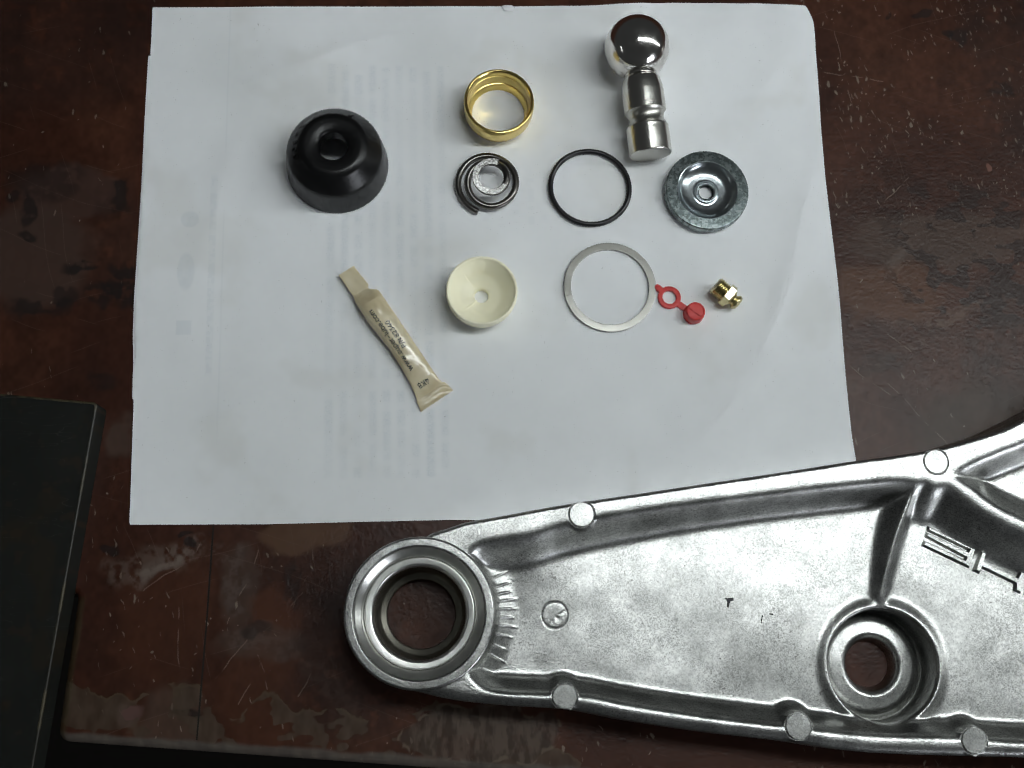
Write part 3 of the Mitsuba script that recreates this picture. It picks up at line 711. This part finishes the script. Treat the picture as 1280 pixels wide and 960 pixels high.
put("zinc_disc__dish", moved(lathe(dish, 128), dx_, dy_, ZP), "zinc_smooth", smooth=35)
thr = []
for k in range(4):
    thr += [(3.28, 0.35 + 0.42 * k), (2.85, 0.56 + 0.42 * k)]
thr += [(3.28, 2.03)]
put("zinc_disc__thread", moved(lathe(np.array(thr), 64, closed=False), dx_, dy_, ZP), "zinc_plate", smooth=25)
tag("zinc_disc", "grey zinc plated round disc with a dished centre and threaded hole, below the ball stud", "disc")

# ------------------------------------------------------------------ cream ball seat
cx_, cy_ = (-5.29, -19.72)
prof = [(2.75, 2.2), (2.8, 0.1), (12.1, 0.0), (13.5, 3.8), (14.0, 8.0), (13.9, 10.2), (13.5, 10.5), (12.9, 10.3), (12.4, 9.2), (8.0, 4.3), (3.2, 2.7)]
prof = rounded(prof, [0.2, 0.2, 1.2, 1.6, 0.8, 0.25, 0.25, 0.4, 0.8, 1.5, 0.4], seg=5)
seat = lathe(prof, 160)
v = np.array(seat.vertices)
ang_ = np.degrees(np.arctan2(v[:, 1], v[:, 0]))
rr_ = np.hypot(v[:, 0], v[:, 1])
sector = (np.abs(((ang_ - 178 + 180) % 360) - 180) < 47) & (rr_ < 12.6) & (rr_ > 3.1) & (v[:, 2] > 2.45 + 0.3 * (rr_ - 3))
v[sector, 2] += 0.05 + 0.115 * (12.4 - rr_[sector]).clip(0)
seat.vertices = v
put("plastic_cup__cup", moved(seat, cx_, cy_, ZP), "cream_plastic", smooth=24)
tag("plastic_cup", "cream plastic bearing cup with a small hole in its bottom, right of the tube", "cup")

# ------------------------------------------------------------------ spiral snap ring
nx_, ny_ = (46.30, -16.08)
th = np.linspace(0, 2 * math.pi - 0.014, 240)
a0 = math.radians(192)
ringp = np.stack([nx_ + 17.15 * np.cos(a0 + th), ny_ + 17.15 * np.sin(a0 + th), ZP + 0.65 + 0.10 * np.sin(th + 1.0) + 0.12 * sstep(2 * math.pi - 0.5, 2 * math.pi, th)], -1)
rsec = rounded([(-1.45, -0.55), (1.45, -0.55), (1.45, 0.55), (-1.45, 0.55)], 0.16, seg=3)
put("snap_ring", sweep(ringp, rsec), "spring_ring_steel", smooth=35)
tag("snap_ring", "flat grey steel spiral snap ring with a cut on its left, beside the red cap", "ring")

# ------------------------------------------------------------------ red cap on its strap
c1 = np.array((70.08, -20.68)); c2 = np.array((79.49, -27.67)); tb = np.array((65.46, -16.38))
washer = lathe(rounded([(2.75, 0), (4.65, 0), (4.65, 1.25), (2.75, 1.25)], 0.3, seg=3), 72)
put("red_cap__eyelet", moved(washer, *c1, ZP), "red_plastic", smooth=35)
def capsule(a, b, r, z0, z1):
    g = shapely.LineString([a, b]).buffer(r, quad_segs=10)
    m = loft([np.column_stack([np.array(g.buffer(-o).exterior.coords)[:-1], np.full(len(g.exterior.coords) - 1, zz)]) if len(g.buffer(-o).exterior.coords) == len(g.exterior.coords) else
              np.column_stack([resample(np.array(g.buffer(-o).exterior.coords)[:-1], 0.2)[: len(g.exterior.coords) - 1], np.full(len(g.exterior.coords) - 1, zz)]) for o, zz in ((0.0, z0), (0.0, z1))], True, True)
    return m
d_ = (tb - c1) / np.linalg.norm(tb - c1)
put("red_cap__tab", capsule(c1 + d_ * 4.2, tb, 1.15, ZP + 0.05, ZP + 1.45), "red_plastic", smooth=35)
d2 = (c2 - c1) / np.linalg.norm(c2 - c1)
p2 = np.array([-d2[1], d2[0]])
strap = [c1 + d2 * 4.3 + p2 * 1.25, c1 + d2 * 4.3 - p2 * 1.25, c2 - d2 * 2.0 - p2 * 1.15, c2 - d2 * 2.0 + p2 * 1.15]
put("red_cap__strap", prism(strap, ZP + 0.15, ZP + 0.95), "red_plastic", smooth=20)
capp = rounded([(0, 0), (4.15, 0), (4.1, 1.2), (3.85, 4.7), (3.45, 5.3), (3.1, 5.3), (3.0, 5.05), (0, 5.05)], [0, 0.2, 0.5, 0.4, 0.4, 0.15, 0.1, 0], closed=False)
put("red_cap__cap", moved(lathe(capp, 96, closed=False), *c2, ZP), "red_plastic", smooth=35)
bar = trimesh.creation.box((5.9, 1.5, 0.7)); 
put("red_cap__grip", moved(bar, c2[0], c2[1], ZP + 5.2, -38), "red_plastic", smooth=False)
tag("red_cap", "small red plastic dust cap with an eyelet strap, right of the snap ring", "cap")

# ------------------------------------------------------------------ grease fitting
A = np.array([*(87.97, -16.93), 5.2 + ZP]); B = np.array([*(97.22, -24.90), 3.9 + ZP])
L = np.linalg.norm(B - A)
tp_ = [(1.35, 0.9), (1.3, 0.0), (3.2, 0.0)]
z_ = 0.25
while z_ < 0.40 * L:
    tp_ += [(3.35, z_), (3.95, z_ + 0.42), (3.35, z_ + 0.84)]
    z_ += 0.95
tp_ += [(3.3, 0.46 * L), (0.01, 0.46 * L), (0.01, 0.9)]
put("grease_fitting__thread", along(lathe(tp_, 64), A, B), "fitting_zinc", smooth=25)
put("grease_fitting__bore", along(lathe([(1.32, 0.05), (0.0, 0.55)], 32, closed=False), A, B), "gouge_black", smooth=25)
R_AL = trimesh.geometry.align_vectors([0, 0, 1], (B - A) / L)[:3, :3]
TILT = np.array([0.035, -0.106, 0.99])                # one flat catches the lamp
roll = max(range(360), key=lambda q: (R_AL @ np.array([math.cos(math.radians(q + 30)), math.sin(math.radians(q + 30)), 0])) @ TILT)
hexp = shapely.Polygon([(4.9 * math.cos(a), 4.9 * math.sin(a)) for a in np.radians(np.arange(0, 360, 60) + roll)])
hx = trimesh.creation.extrude_polygon(hexp, 0.20 * L, engine="earcut")
hx.apply_translation([0, 0, 0.43 * L])
put("grease_fitting__hexagon", along(hx, A, B), "fitting_zinc", smooth=False)
nip = rounded([(0, 0.6 * L), (3.5, 0.62 * L), (3.4, 0.68 * L), (2.15, 0.76 * L), (2.3, 0.80 * L), (3.25, 0.85 * L), (3.15, 0.92 * L), (2.3, 0.985 * L), (1.0, L), (0, 0.985 * L)], [0, .2, .3, .4, .3, .35, .4, .3, .1, 0], closed=False)
put("grease_fitting__nipple", along(lathe(nip, 64, closed=False), A, B), "fitting_zinc", smooth=30)
tag("grease_fitting", "small yellowish metal grease fitting with a threaded end, at the right of the paper", "fitting")

# ------------------------------------------------------------------ grease tube
O = np.array((-58.70, -8.58)); E_ = np.array((-23.58, -61.66))
ax = (E_ - O) / np.linalg.norm(E_ - O)
sc = np.linalg.norm(E_ - O) / 901.0                   # mm per measured unit
nrm_ = np.array([-ax[1], ax[0]])                      # towards upper right
st = np.array([   # along, left, right, thickness
    (0, -49, 51, 11), (70, -50, 55, 12), (135, -50, 60, 13), (150, -50, 50, 16), (160, -52, 47, 22), (175, -58, 62, 34), (190, -61, 80, 50), (205, -62, 86, 66), (240, -62, 87, 86), (300, -66, 86, 92), (360, -64, 86, 94),
    (430, -58, 85, 90), (510, -53, 84, 82), (580, -54, 83, 72), (640, -57, 82, 62), (700, -62, 81, 50), (760, -69, 80, 36), (805, -77, 80, 22), (830, -84, 86, 12), (842, -91, 100, 9), (870, -97, 106, 9), (902, -104, 111, 9)], float)
ss = np.unique(np.r_[np.linspace(0, 902, 150), st[:, 0]])
sl, sr, sth = (np.interp(ss, st[:, 0], st[:, k]) for k in (1, 2, 3))
NA = 40
an = np.linspace(0, 2 * math.pi, NA, endpoint=False)
rng = np.random.default_rng(11)


def tube_section(s_, k):
    l, r, t = np.interp(s_, st[:, 0], st[:, 1]), np.interp(s_, st[:, 0], st[:, 2]), np.interp(s_, st[:, 0], st[:, 3])
    return l, r, t


V = []
for s_ in ss:
    l, r, t = tube_section(s_, 0)
    c, h = (l + r) / 2, (r - l) / 2
    e = np.interp(s_, [0, 150, 220, 700, 830, 902], [0.35, 0.4, 0.85, 0.8, 0.35, 0.3])    # squareness of the cross-section
    xx = c - h * np.sign(np.cos(an)) * np.abs(np.cos(an)) ** e
    yy = t / 2 * np.sign(np.sin(an)) * np.abs(np.sin(an)) ** (e if e < 0.6 else 0.9)
    lift = np.interp(s_, [0, 150, 240, 500, 760, 850, 902], [26, 30, 46, 41, 24, 14, 10])
    wave = 1.5 * np.sin(s_ * 0.9 + xx * 0.1) * (s_ > 838)
    V.append(np.column_stack([O[0] + ax[0] * s_ * sc + nrm_[0] * xx * sc, O[1] + ax[1] * s_ * sc + nrm_[1] * xx * sc, ZP + sc * (lift + yy + wave)]))
tube = loft(V, False, False)
k = np.arange(1, NA - 1)
caps = np.vstack([np.stack([0 * k, k + 1, k], -1), (len(V) - 1) * NA + np.stack([0 * k, k, k + 1], -1)])
tube = trimesh.Trimesh(tube.vertices, np.vstack([tube.faces, caps]), process=False)
tube.fix_normals()
put("grease_tube__body", tube, "tube_plastic", smooth=40)


def tube_top(s_, x_):
    l, r, t = tube_section(s_, 0)
    c, h = (l + r) / 2, (r - l) / 2
    e = np.interp(s_, [0, 150, 220, 700, 830, 902], [0.35, 0.4, 0.85, 0.8, 0.35, 0.3])
    cosv = np.clip(np.abs((x_ - c) / h), 0, 1) ** (1 / e)
    sinv = np.sqrt(np.maximum(1 - cosv**2, 0))
    lift = np.interp(s_, [0, 150, 240, 500, 760, 850, 902], [26, 30, 46, 41, 24, 14, 10])
    return lift + t / 2 * sinv ** np.where(e < 0.6, e, 0.9)


def tube_text(name, text, height, s0, x0, ds, dx, stretch=1.0):
    """Writes text from (s0, x0) along the direction (ds, dx) in tube units; letter tops 90 degrees to the left."""
    g = meshkit.text_mesh(text, 10, 0.2, bold=True)
    g = g.subdivide_to_size(2.0)
    g = trimesh.Trimesh(*g) if isinstance(g, tuple) else g
    p = np.array(g.vertices); k = height / 10
    n = np.hypot(ds, dx); ds, dx = ds / n, dx / n
    # in the (s, x) frame: x is left of s seen from above
    ups, upx = -dx, ds
    S_ = s0 + p[:, 0] * k * stretch * ds + p[:, 1] * k * ups
    X_ = x0 + p[:, 0] * k * stretch * dx + p[:, 1] * k * upx
    Z_ = tube_top(S_, X_) + np.where(p[:, 2] > 0.1, 2.4, -1.0)
    g.vertices = np.column_stack([O[0] + (ax[0] * S_ + nrm_[0] * X_) * sc, O[1] + (ax[1] * S_ + nrm_[1] * X_) * sc, ZP + Z_ * sc])
    put(name, g, "ink_black", smooth=False)


wl = meshkit.text_mesh("www.super-lube.com", 10, 0.2).extents[0]
tube_text("grease_tube__print", "www.super-lube.com", 27, 690, -6, -1, -0.01, 400 / (wl * 2.7))
wl = meshkit.text_mesh("P/N 82340", 10, 0.2).extents[0]
tube_text("grease_tube__print", "P/N 82340", 25, 565, 32, -1, 0.0, 172 / (wl * 2.5))
wl = meshkit.text_mesh("4K8", 10, 0.2).extents[0]
tube_text("grease_tube__print", "4K8", 30, 768, 32, 0, -1, 66 / (wl * 3.0))
tag("grease_tube", "translucent tan squeeze tube of grease with small black print, lying aslant on the paper", "tube")

# ------------------------------------------------------------------ cast aluminium control arm
ZR, ZF = 27.0, 16.5
EYE = np.array((-29.92, -142.58)); BOSS = np.array((136.91, -165.19))
arm_out = np.array([(-33.31, -124.08), (-27.58, -116.16), (-19.56, -113.21), (-12.38, -111.08), (-2.31, -109.57), (20.87, -105.87), (50.14, -102.11), (79.74, -98.30), (109.69, -94.45), (130.27, -91.72), (143.03, -90.31), (155.26, -88.74), (164.53, -87.10), (175.49, -84.28), (186.54, -81.15), (196.25, -77.06), (212.68, -69.36), (233.20, -56.32), (253.69, -45.58), (268.49, -52.10), (274.88, -89.36), (270.90, -130.93), (260.68, -173.35), (245.30, -194.87), (226.93, -200.25), (203.86, -199.27), (181.01, -197.50), (127.03, -194.26), (99.07, -189.82), (71.15, -185.92), (43.37, -181.11), (22.59, -176.77), (1.78, -174.84), (-17.02, -172.43), (-28.60, -169.70), (-36.04, -167.09), (-39.61, -161.08)])
arm_out = resample(spline(arm_out, True, 6), 0.5)
if shapely.Polygon(arm_out).exterior.is_ccw is False:
    arm_out = arm_out[::-1]
E_UP = spline(np.array([(-12.85, -121.72), (-11.11, -120.06), (-8.80, -118.70), (-3.92, -117.67), (10.17, -115.69), (19.47, -113.18), (35.78, -110.21), (60.70, -106.97), (85.51, -104.56), (109.07, -102.10), (133.09, -99.91), (145.14, -99.26), (154.04, -100.32), (158.75, -101.30)]), False)
E_RIB = spline(np.array([(158.75, -101.30), (163.02, -100.79), (166.49, -102.04), (171.96, -106.87), (178.84, -112.29), (190.95, -118.98), (207.98, -126.62), (230.74, -135.80), (254.34, -139.23)]), False)
E_LOW = spline(np.array([(255.94, -147.87), (250.78, -170.29), (240.54, -187.93), (222.18, -193.09), (196.09, -192.58), (181.72, -191.88), (171.73, -191.05), (157.50, -189.68), (130.46, -188.21), (108.48, -185.68), (95.31, -183.69), (71.51, -180.31), (43.64, -175.49), (28.37, -172.10), (13.59, -170.88), (1.06, -170.13), (-5.87, -168.99), (-9.71, -166.74), (-12.44, -163.70)]), False)
_e0 = EYE; 
aa = np.radians(np.linspace(-50, 50, 40))
E_LEFT = np.stack([EYE[0] + 26.3 * np.cos(aa), EYE[1] + 26.3 * np.sin(aa)], -1)
E_LEFT = E_LEFT[(E_LEFT[:, 1] < E_UP[0, 1] - 1) & (E_LEFT[:, 1] > E_LOW[-1, 1] + 1)]
POCK = shapely.Polygon(np.vstack([E_UP, E_RIB[1:], E_LOW, E_LEFT])).buffer(0)
C_UP = spline(np.array([(165.18, -97.57), (171.25, -94.70), (178.59, -91.55), (187.19, -88.40), (195.18, -85.53), (214.78, -76.75), (241.42, -64.23)]), False)
C_LOW = spline(np.array([(262.48, -89.14), (253.18, -127.62), (231.38, -131.49), (208.61, -121.98), (191.61, -113.73), (181.70, -108.53), (175.38, -103.39), (170.10, -99.44), (166.32, -98.18)]), False)
POCK_C = shapely.Polygon(np.vstack([C_UP, C_LOW])).buffer(0)
RIB = spline(np.array([(158.35, -98.09), (152.73, -102.46), (148.95, -109.80), (144.97, -119.41), (141.53, -129.80), (139.05, -138.37), (138.18, -142.63)]), False, 12)
PINS = [((28.46, -109.30), 4.35), ((160.47, -92.57), 4.3), ((20.15, -172.35), 4.1), ((101.45, -184.59), 4.3), ((163.47, -191.25), 4.3)]
FPIN = np.array((18.43, -144.38))


def dist(p, line):
    return cKDTree(resample(line, 0.12, False)).query(p)[0]


def arm_base(p):
    x, y = p[:, 0], p[:, 1]
    q = np.stack([x, y, 0 * x], -1)
    zf = ZF + 0.9 * (meshkit.fbm(q / 38, 2, 1) - 0.5) + 0.13 * (meshkit.fbm(q / 9, 2, 2) - 0.5)
    zf = zf + 1.3 * np.exp(-((x - 5) / 14) ** 2) * np.exp(-((y + 118) / 13) ** 2)
    shp = lambda u: np.clip(u, 0, 1)
    def wall(d, w, top=ZR):
        u = np.clip(d / w, 0, 1)
        k = 0.8 * (u * u * (3 - 2 * u)) + 0.2 * (1 - (1 - u) ** 2)
        return top - (top - zf) * k
    inA = shapely.contains_xy(POCK, x, y)
    inC = shapely.contains_xy(POCK_C, x, y)
    h = np.full(len(p), ZR)
    pa = p[inA]
    zfa = zf
    zf = zf[inA]
    xa, ya = x[inA], y[inA]
    wu = np.interp(xa, [-5, 40, 90, 140], [11.5, 10.5, 8.5, 9.0])
    hs = [wall(dist(pa, E_UP[: -9]), wu), wall(dist(pa, E_RIB), 13.5), wall(dist(pa, E_LOW), 5.0), wall(np.hypot(xa - EYE[0], ya - EYE[1]) - 26.0, 9.5, ZR - 7)]
    for c, rad in PINS:
        hs.append(wall(np.maximum(np.hypot(xa - c[0], ya - c[1]) - rad + 0.2, 0), 3.0))
    # rib from the rim down to the mounting hole
    rp = resample(RIB, 0.12, False)
    d, idx = cKDTree(rp).query(pa)
    f = idx / (len(rp) - 1)
    left = (pa - rp[idx])[:, 0] < 0
    crest = 25.5 - 6.5 * f**1.3
    w = np.where(left, np.interp(f, [0, 0.5, 1], [8, 7.5, 4.5]), np.interp(f, [0, 0.5, 1], [5, 4.0, 3.0]))
    u = np.clip((d - 0.8) / w, 0, 1)
    hs.append(np.where(f < 0.999, zf + np.maximum(crest - zf, 0) * (1 - u) ** 2.0, zf))
    hs = np.array(hs)
    kk = 1.6
    h[inA] = np.log(np.exp(kk * (hs - ZR)).sum(0) - (len(hs) - 1) * np.exp(kk * (zf - ZR))) / kk + ZR
    zf = zfa[inC]
    pc = p[inC]
    hs = np.array([wall(dist(pc, C_UP), 9.0), wall(dist(pc, C_LOW), 9.0, 25.5)])
    h[inC] = np.log(np.exp(kk * (hs - ZR)).sum(0) - np.exp(kk * (zf - ZR))) / kk + ZR
    r = np.hypot(x - BOSS[0], y - BOSS[1])
    return np.maximum(h, np.where((r < 24) & (p[:, 1] > -190), ZF + 1.6 * sstep(24.5, 21.5, r), 0))


_gx, _gy = np.arange(-75, 265, 0.6), np.arange(-215, -25, 0.6)
_g = np.stack(np.meshgrid(_gx, _gy, indexing="ij"), -1)
_raster = gaussian_filter(arm_base(_g.reshape(-1, 2)).reshape(_g.shape[:2]), 1.15 / 0.6)


def arm_height(p):
    x, y = p[:, 0], p[:, 1]
    h = map_coordinates(_raster, [(x - _gx[0]) / 0.6, (y - _gy[0]) / 0.6], order=3, mode="nearest")
    # rounded outer edge: broad on the near side, tight on the far side
    d = cKDTree(arm_out).query(p)[0]
    near = sstep(-136, -150, y)
    rr = 1.3 + 2.4 * near
    u = np.clip(1 - d / rr, 0, 1)
    h = h - rr * (0.9 - 0.25 * near) * (1 - np.sqrt(np.maximum(1 - u * u, 0)))
    r = np.hypot(x - BOSS[0], y - BOSS[1])
    u = np.clip((21.3 - r) / 1.3, 0, 1)
    h = h - 1.5 * (1 - np.sqrt(1 - u * u))
    # ejector marks: a fine gap round each
    for (c, rad) in PINS:
        r = np.hypot(x - c[0], y - c[1])
        h = np.where(r < rad + 1.4, np.where(r < rad + 1.0, np.maximum(h, ZR - 0.35), h), h)
        h = h - 0.7 * np.exp(-((r - rad - 0.22) / 0.16) ** 2)
    r = np.hypot(x - FPIN[0], y - FPIN[1])
    h = h - 0.28 * np.exp(-((r - 4.7) / 0.2) ** 2)
    cs = ((x - FPIN[0]) * 0.64 - (y - FPIN[1]) * 0.77 - 1.2)
    h = h - 0.25 * np.exp(-(cs / 0.2) ** 2) * (r < 4.6)
    # short radial ridges beside the eye
    r = np.hypot(x - EYE[0], y - EYE[1]); th = np.degrees(np.arctan2(y - EYE[1], x - EYE[0]))
    for k, a in enumerate((24, 17.5, 12, 7, 1.5, -4, -9.5, -16, -24, -31)):
        d = (th - a) / 57.3 * r
        h = h + 0.24 * np.exp(-(d / 0.34) ** 2) * sstep(26.5, 28.5, r) * sstep(36.5 - (k % 3), 32, r)
    return h


holes = []
ha = np.linspace(0, 2 * math.pi, 260, endpoint=False)
hole_eye = np.stack([EYE[0] + 25.6 * np.cos(ha), EYE[1] + 25.6 * np.sin(ha)], -1)
hole_boss = np.stack([BOSS[0] + 20.0 * np.cos(ha), BOSS[1] + 20.0 * np.sin(ha)], -1)
extra = []
skip = []
for c, rad in [*PINS, (tuple(FPIN), 4.5)]:
    for q in (0.0, 1.2, 2.4, 3.4, rad - 0.25, rad - 0.05, rad + 0.08, rad + 0.2, rad + 0.32, rad + 0.45, rad + 0.7):
        n = max(1, int(2 * math.pi * q / 0.4))
        t = np.arange(n) * 2 * math.pi / n
        extra.append(np.stack([c[0] + q * np.cos(t), c[1] + q * np.sin(t)], -1))
    skip.append((c[0], c[1], rad + 0.95))
for q in (20.25, 20.6, 21.0, 21.5):
    extra.append(np.stack([BOSS[0] + q * np.cos(ha), BOSS[1] + q * np.sin(ha)], -1))
gx, gy = np.meshgrid(np.arange(24, 38, 0.3), np.radians(np.arange(-40, 32, 0.55)))
extra.append(np.stack([EYE[0] + gx.ravel() * np.cos(gy.ravel()), EYE[1] + gx.ravel() * np.sin(gy.ravel())], -1))
extra = np.vstack(extra)
# the eye's circle cuts the outline: take the region outside it
region = shapely.Polygon(arm_out).difference(shapely.Polygon(hole_eye)).difference(shapely.Polygon(hole_boss))
if region.geom_type != "Polygon":
    region = max(region.geoms, key=lambda g: g.area)
bound = resample(np.array(region.exterior.coords)[:-1], 0.5)
inner = [resample(np.array(r.coords)[:-1], 0.5) for r in region.interiors]
apts, atri = sheet(bound, 0.62, inner, extra, seed=9, skip=skip)
ah = arm_height(apts)
arm_top = trimesh.Trimesh(np.column_stack([apts, ah]), atri, process=False)


def skirt(loop, hts, outward, z1, inward=False, steps=5):
    t = np.roll(loop, -1, 0) - np.roll(loop, 1, 0)
    nn = np.stack([t[:, 1], -t[:, 0]], -1); nn /= np.linalg.norm(nn, axis=1, keepdims=True)
    rings = []
    for f in np.linspace(0, 1, steps):
        rings.append(np.column_stack([loop + nn * outward * f, hts * (1 - f) + z1 * f]))
    return loft(rings)


if not shapely.Polygon(bound).exterior.is_ccw:
    bound_c = bound[::-1]
else:
    bound_c = bound
side = skirt(bound_c, arm_height(bound_c), 1.6, 1.0)
hb = hole_boss
wallb = skirt(hb, arm_height(hb), 0.0, 1.0)
put("control_arm__casting", [arm_top], "cast_aluminium", smooth=True)
put("control_arm__outer_wall", side, "cast_aluminium", smooth=60)
put("control_arm__hole_wall", wallb, "cast_aluminium", smooth=60)
bossp = rounded([(8.3, 0.3), (20.3, 0.3), (20.3, 2.0), (18.9, 2.4), (17.8, 4.6), (16.0, 5.7), (11.2, 6.2), (9.7, 5.3), (9.0, 3.4)], [0, 0, 0.3, 0.9, 1.5, 1.5, 1.2, 0.6, 0.4], seg=4)
put("control_arm__mounting_hole", moved(lathe(bossp, 128), *BOSS, 0), "cast_aluminium", smooth=40)
for c, rad in PINS:
    pp = rounded([(0, ZR - 1.5), (rad, ZR - 1.5), (rad, ZR + 0.12), (0, ZR + 0.16)], [0, 0, 0.14, 0], closed=False)
    put("control_arm__ejector_mark", moved(lathe(pp, 48, closed=False), *c, 0), "cast_aluminium", smooth=30)
# the eye that holds the ball joint
eye1 = rounded([(22.6, 28.0), (23.2, 30.0), (25.7, 30.0), (26.35, 29.4), (26.55, 20), (27.3, 0.6), (20, 0.6), (20, 20)], [0.3, 0.3, 0.3, 0.3, 1, 0.5, 0, 0], seg=3)
put("control_arm__eye", moved(lathe(eye1, 160), *EYE, 0), "cast_aluminium", smooth=40)
eye2 = rounded([(22.9, 29.0), (22.5, 28.4), (20.3, 26.5), (19.72, 25.2), (19.7, 12), (22.7, 12)], [0.1, 0.3, 0.3, 0.2, 0, 0], seg=3)
put("control_arm__chamfer", moved(lathe(eye2, 160), *EYE, 0), "machined_aluminium", smooth=40)
eye3 = rounded([(16.3, 24.2), (17.0, 25.1), (19.2, 25.25), (19.6, 24.7), (19.6, 10), (16.3, 10)], [0.25, 0.4, 0.3, 0.1, 0, 0], seg=3)
put("control_arm__bearing_ring", moved(lathe(eye3, 160), *EYE, 0), "machined_aluminium", smooth=40)
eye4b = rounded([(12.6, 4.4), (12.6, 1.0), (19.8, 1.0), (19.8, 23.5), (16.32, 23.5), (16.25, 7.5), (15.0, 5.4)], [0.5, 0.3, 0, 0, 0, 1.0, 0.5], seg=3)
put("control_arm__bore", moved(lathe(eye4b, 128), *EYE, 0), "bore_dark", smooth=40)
# raised letters in the pocket, cut off by the edge of the picture
def on_floor(pxs):
    return np.array(pxs)
e_poly = [on_floor([(159.28, -115.82), (175.70, -124.52), (172.95, -130.56), (156.60, -122.32), (157.19, -121.14), (171.67, -128.43), (172.43, -127.12), (158.02, -119.08), (158.59, -118.05), (173.22, -125.51), (173.97, -124.33), (159.02, -116.86)])]
h_poly = [on_floor([(178.28, -125.47), (179.61, -125.94), (178.46, -129.18), (190.72, -135.36), (192.21, -133.18), (194.53, -134.27), (191.16, -140.36), (189.43, -139.59), (189.91, -136.96), (177.68, -130.64), (176.52, -132.67), (175.08, -131.91)])]
i_poly = [on_floor([(193.39, -140.85), (197.30, -134.19), (198.75, -134.81), (194.84, -141.47)])]
for poly_ in (e_poly, h_poly, i_poly):
    g = shapely.Polygon(poly_[0]).buffer(0)
    g = max(g.geoms, key=lambda q: q.area) if g.geom_type != "Polygon" else g
    g = g.simplify(0.05)
    if not g.exterior.is_ccw:
        g = shapely.Polygon(list(g.exterior.coords)[::-1])
    top_ = np.array(g.exterior.coords)[:-1]
    e1, e2 = np.roll(top_, -1, 0) - top_, top_ - np.roll(top_, 1, 0)
    n1 = np.stack([e1[:, 1], -e1[:, 0]], -1) / np.linalg.norm(e1, axis=1, keepdims=True)
    n2 = np.stack([e2[:, 1], -e2[:, 0]], -1) / np.linalg.norm(e2, axis=1, keepdims=True)
    off = (n1 + n2) / (1 + (n1 * n2).sum(1, keepdims=True)).clip(0.3)
    lz = float(arm_height(top_).mean())
    a = loft([np.column_stack([top_ + off * 0.75, np.full(len(top_), lz - 0.5)]), np.column_stack([top_ - off * 0.16, np.full(len(top_), lz + 1.4)])], cap_top=True)
    put("control_arm__raised_letter", a, "cast_aluminium", smooth=False)
# a small gouge and nicks in the pocket floor
gz = 14.05
for k, pxs in enumerate(([(80.97, -139.89), (84.24, -139.82), (84.03, -140.83), (82.97, -141.09), (82.07, -143.37), (81.50, -143.07), (81.78, -141.06)], [(94.20, -146.26), (94.63, -146.42), (93.84, -149.12), (93.52, -148.97)], [(96.93, -145.61), (98.68, -146.09), (98.51, -146.37), (97.04, -146.04)])):
    c = np.array(pxs)
    cen = c.mean(0)
    hz_ = arm_height(c)
    g = trimesh.creation.extrude_polygon(shapely.Polygon(c), 1.0, engine="earcut")
    g.apply_translation([0, 0, float(hz_.mean()) - 0.9])
    put("control_arm__gouge", g, "gouge_black", smooth=False)
tag("control_arm", "large cast aluminium control arm with an open round eye, across the lower right", "car part")
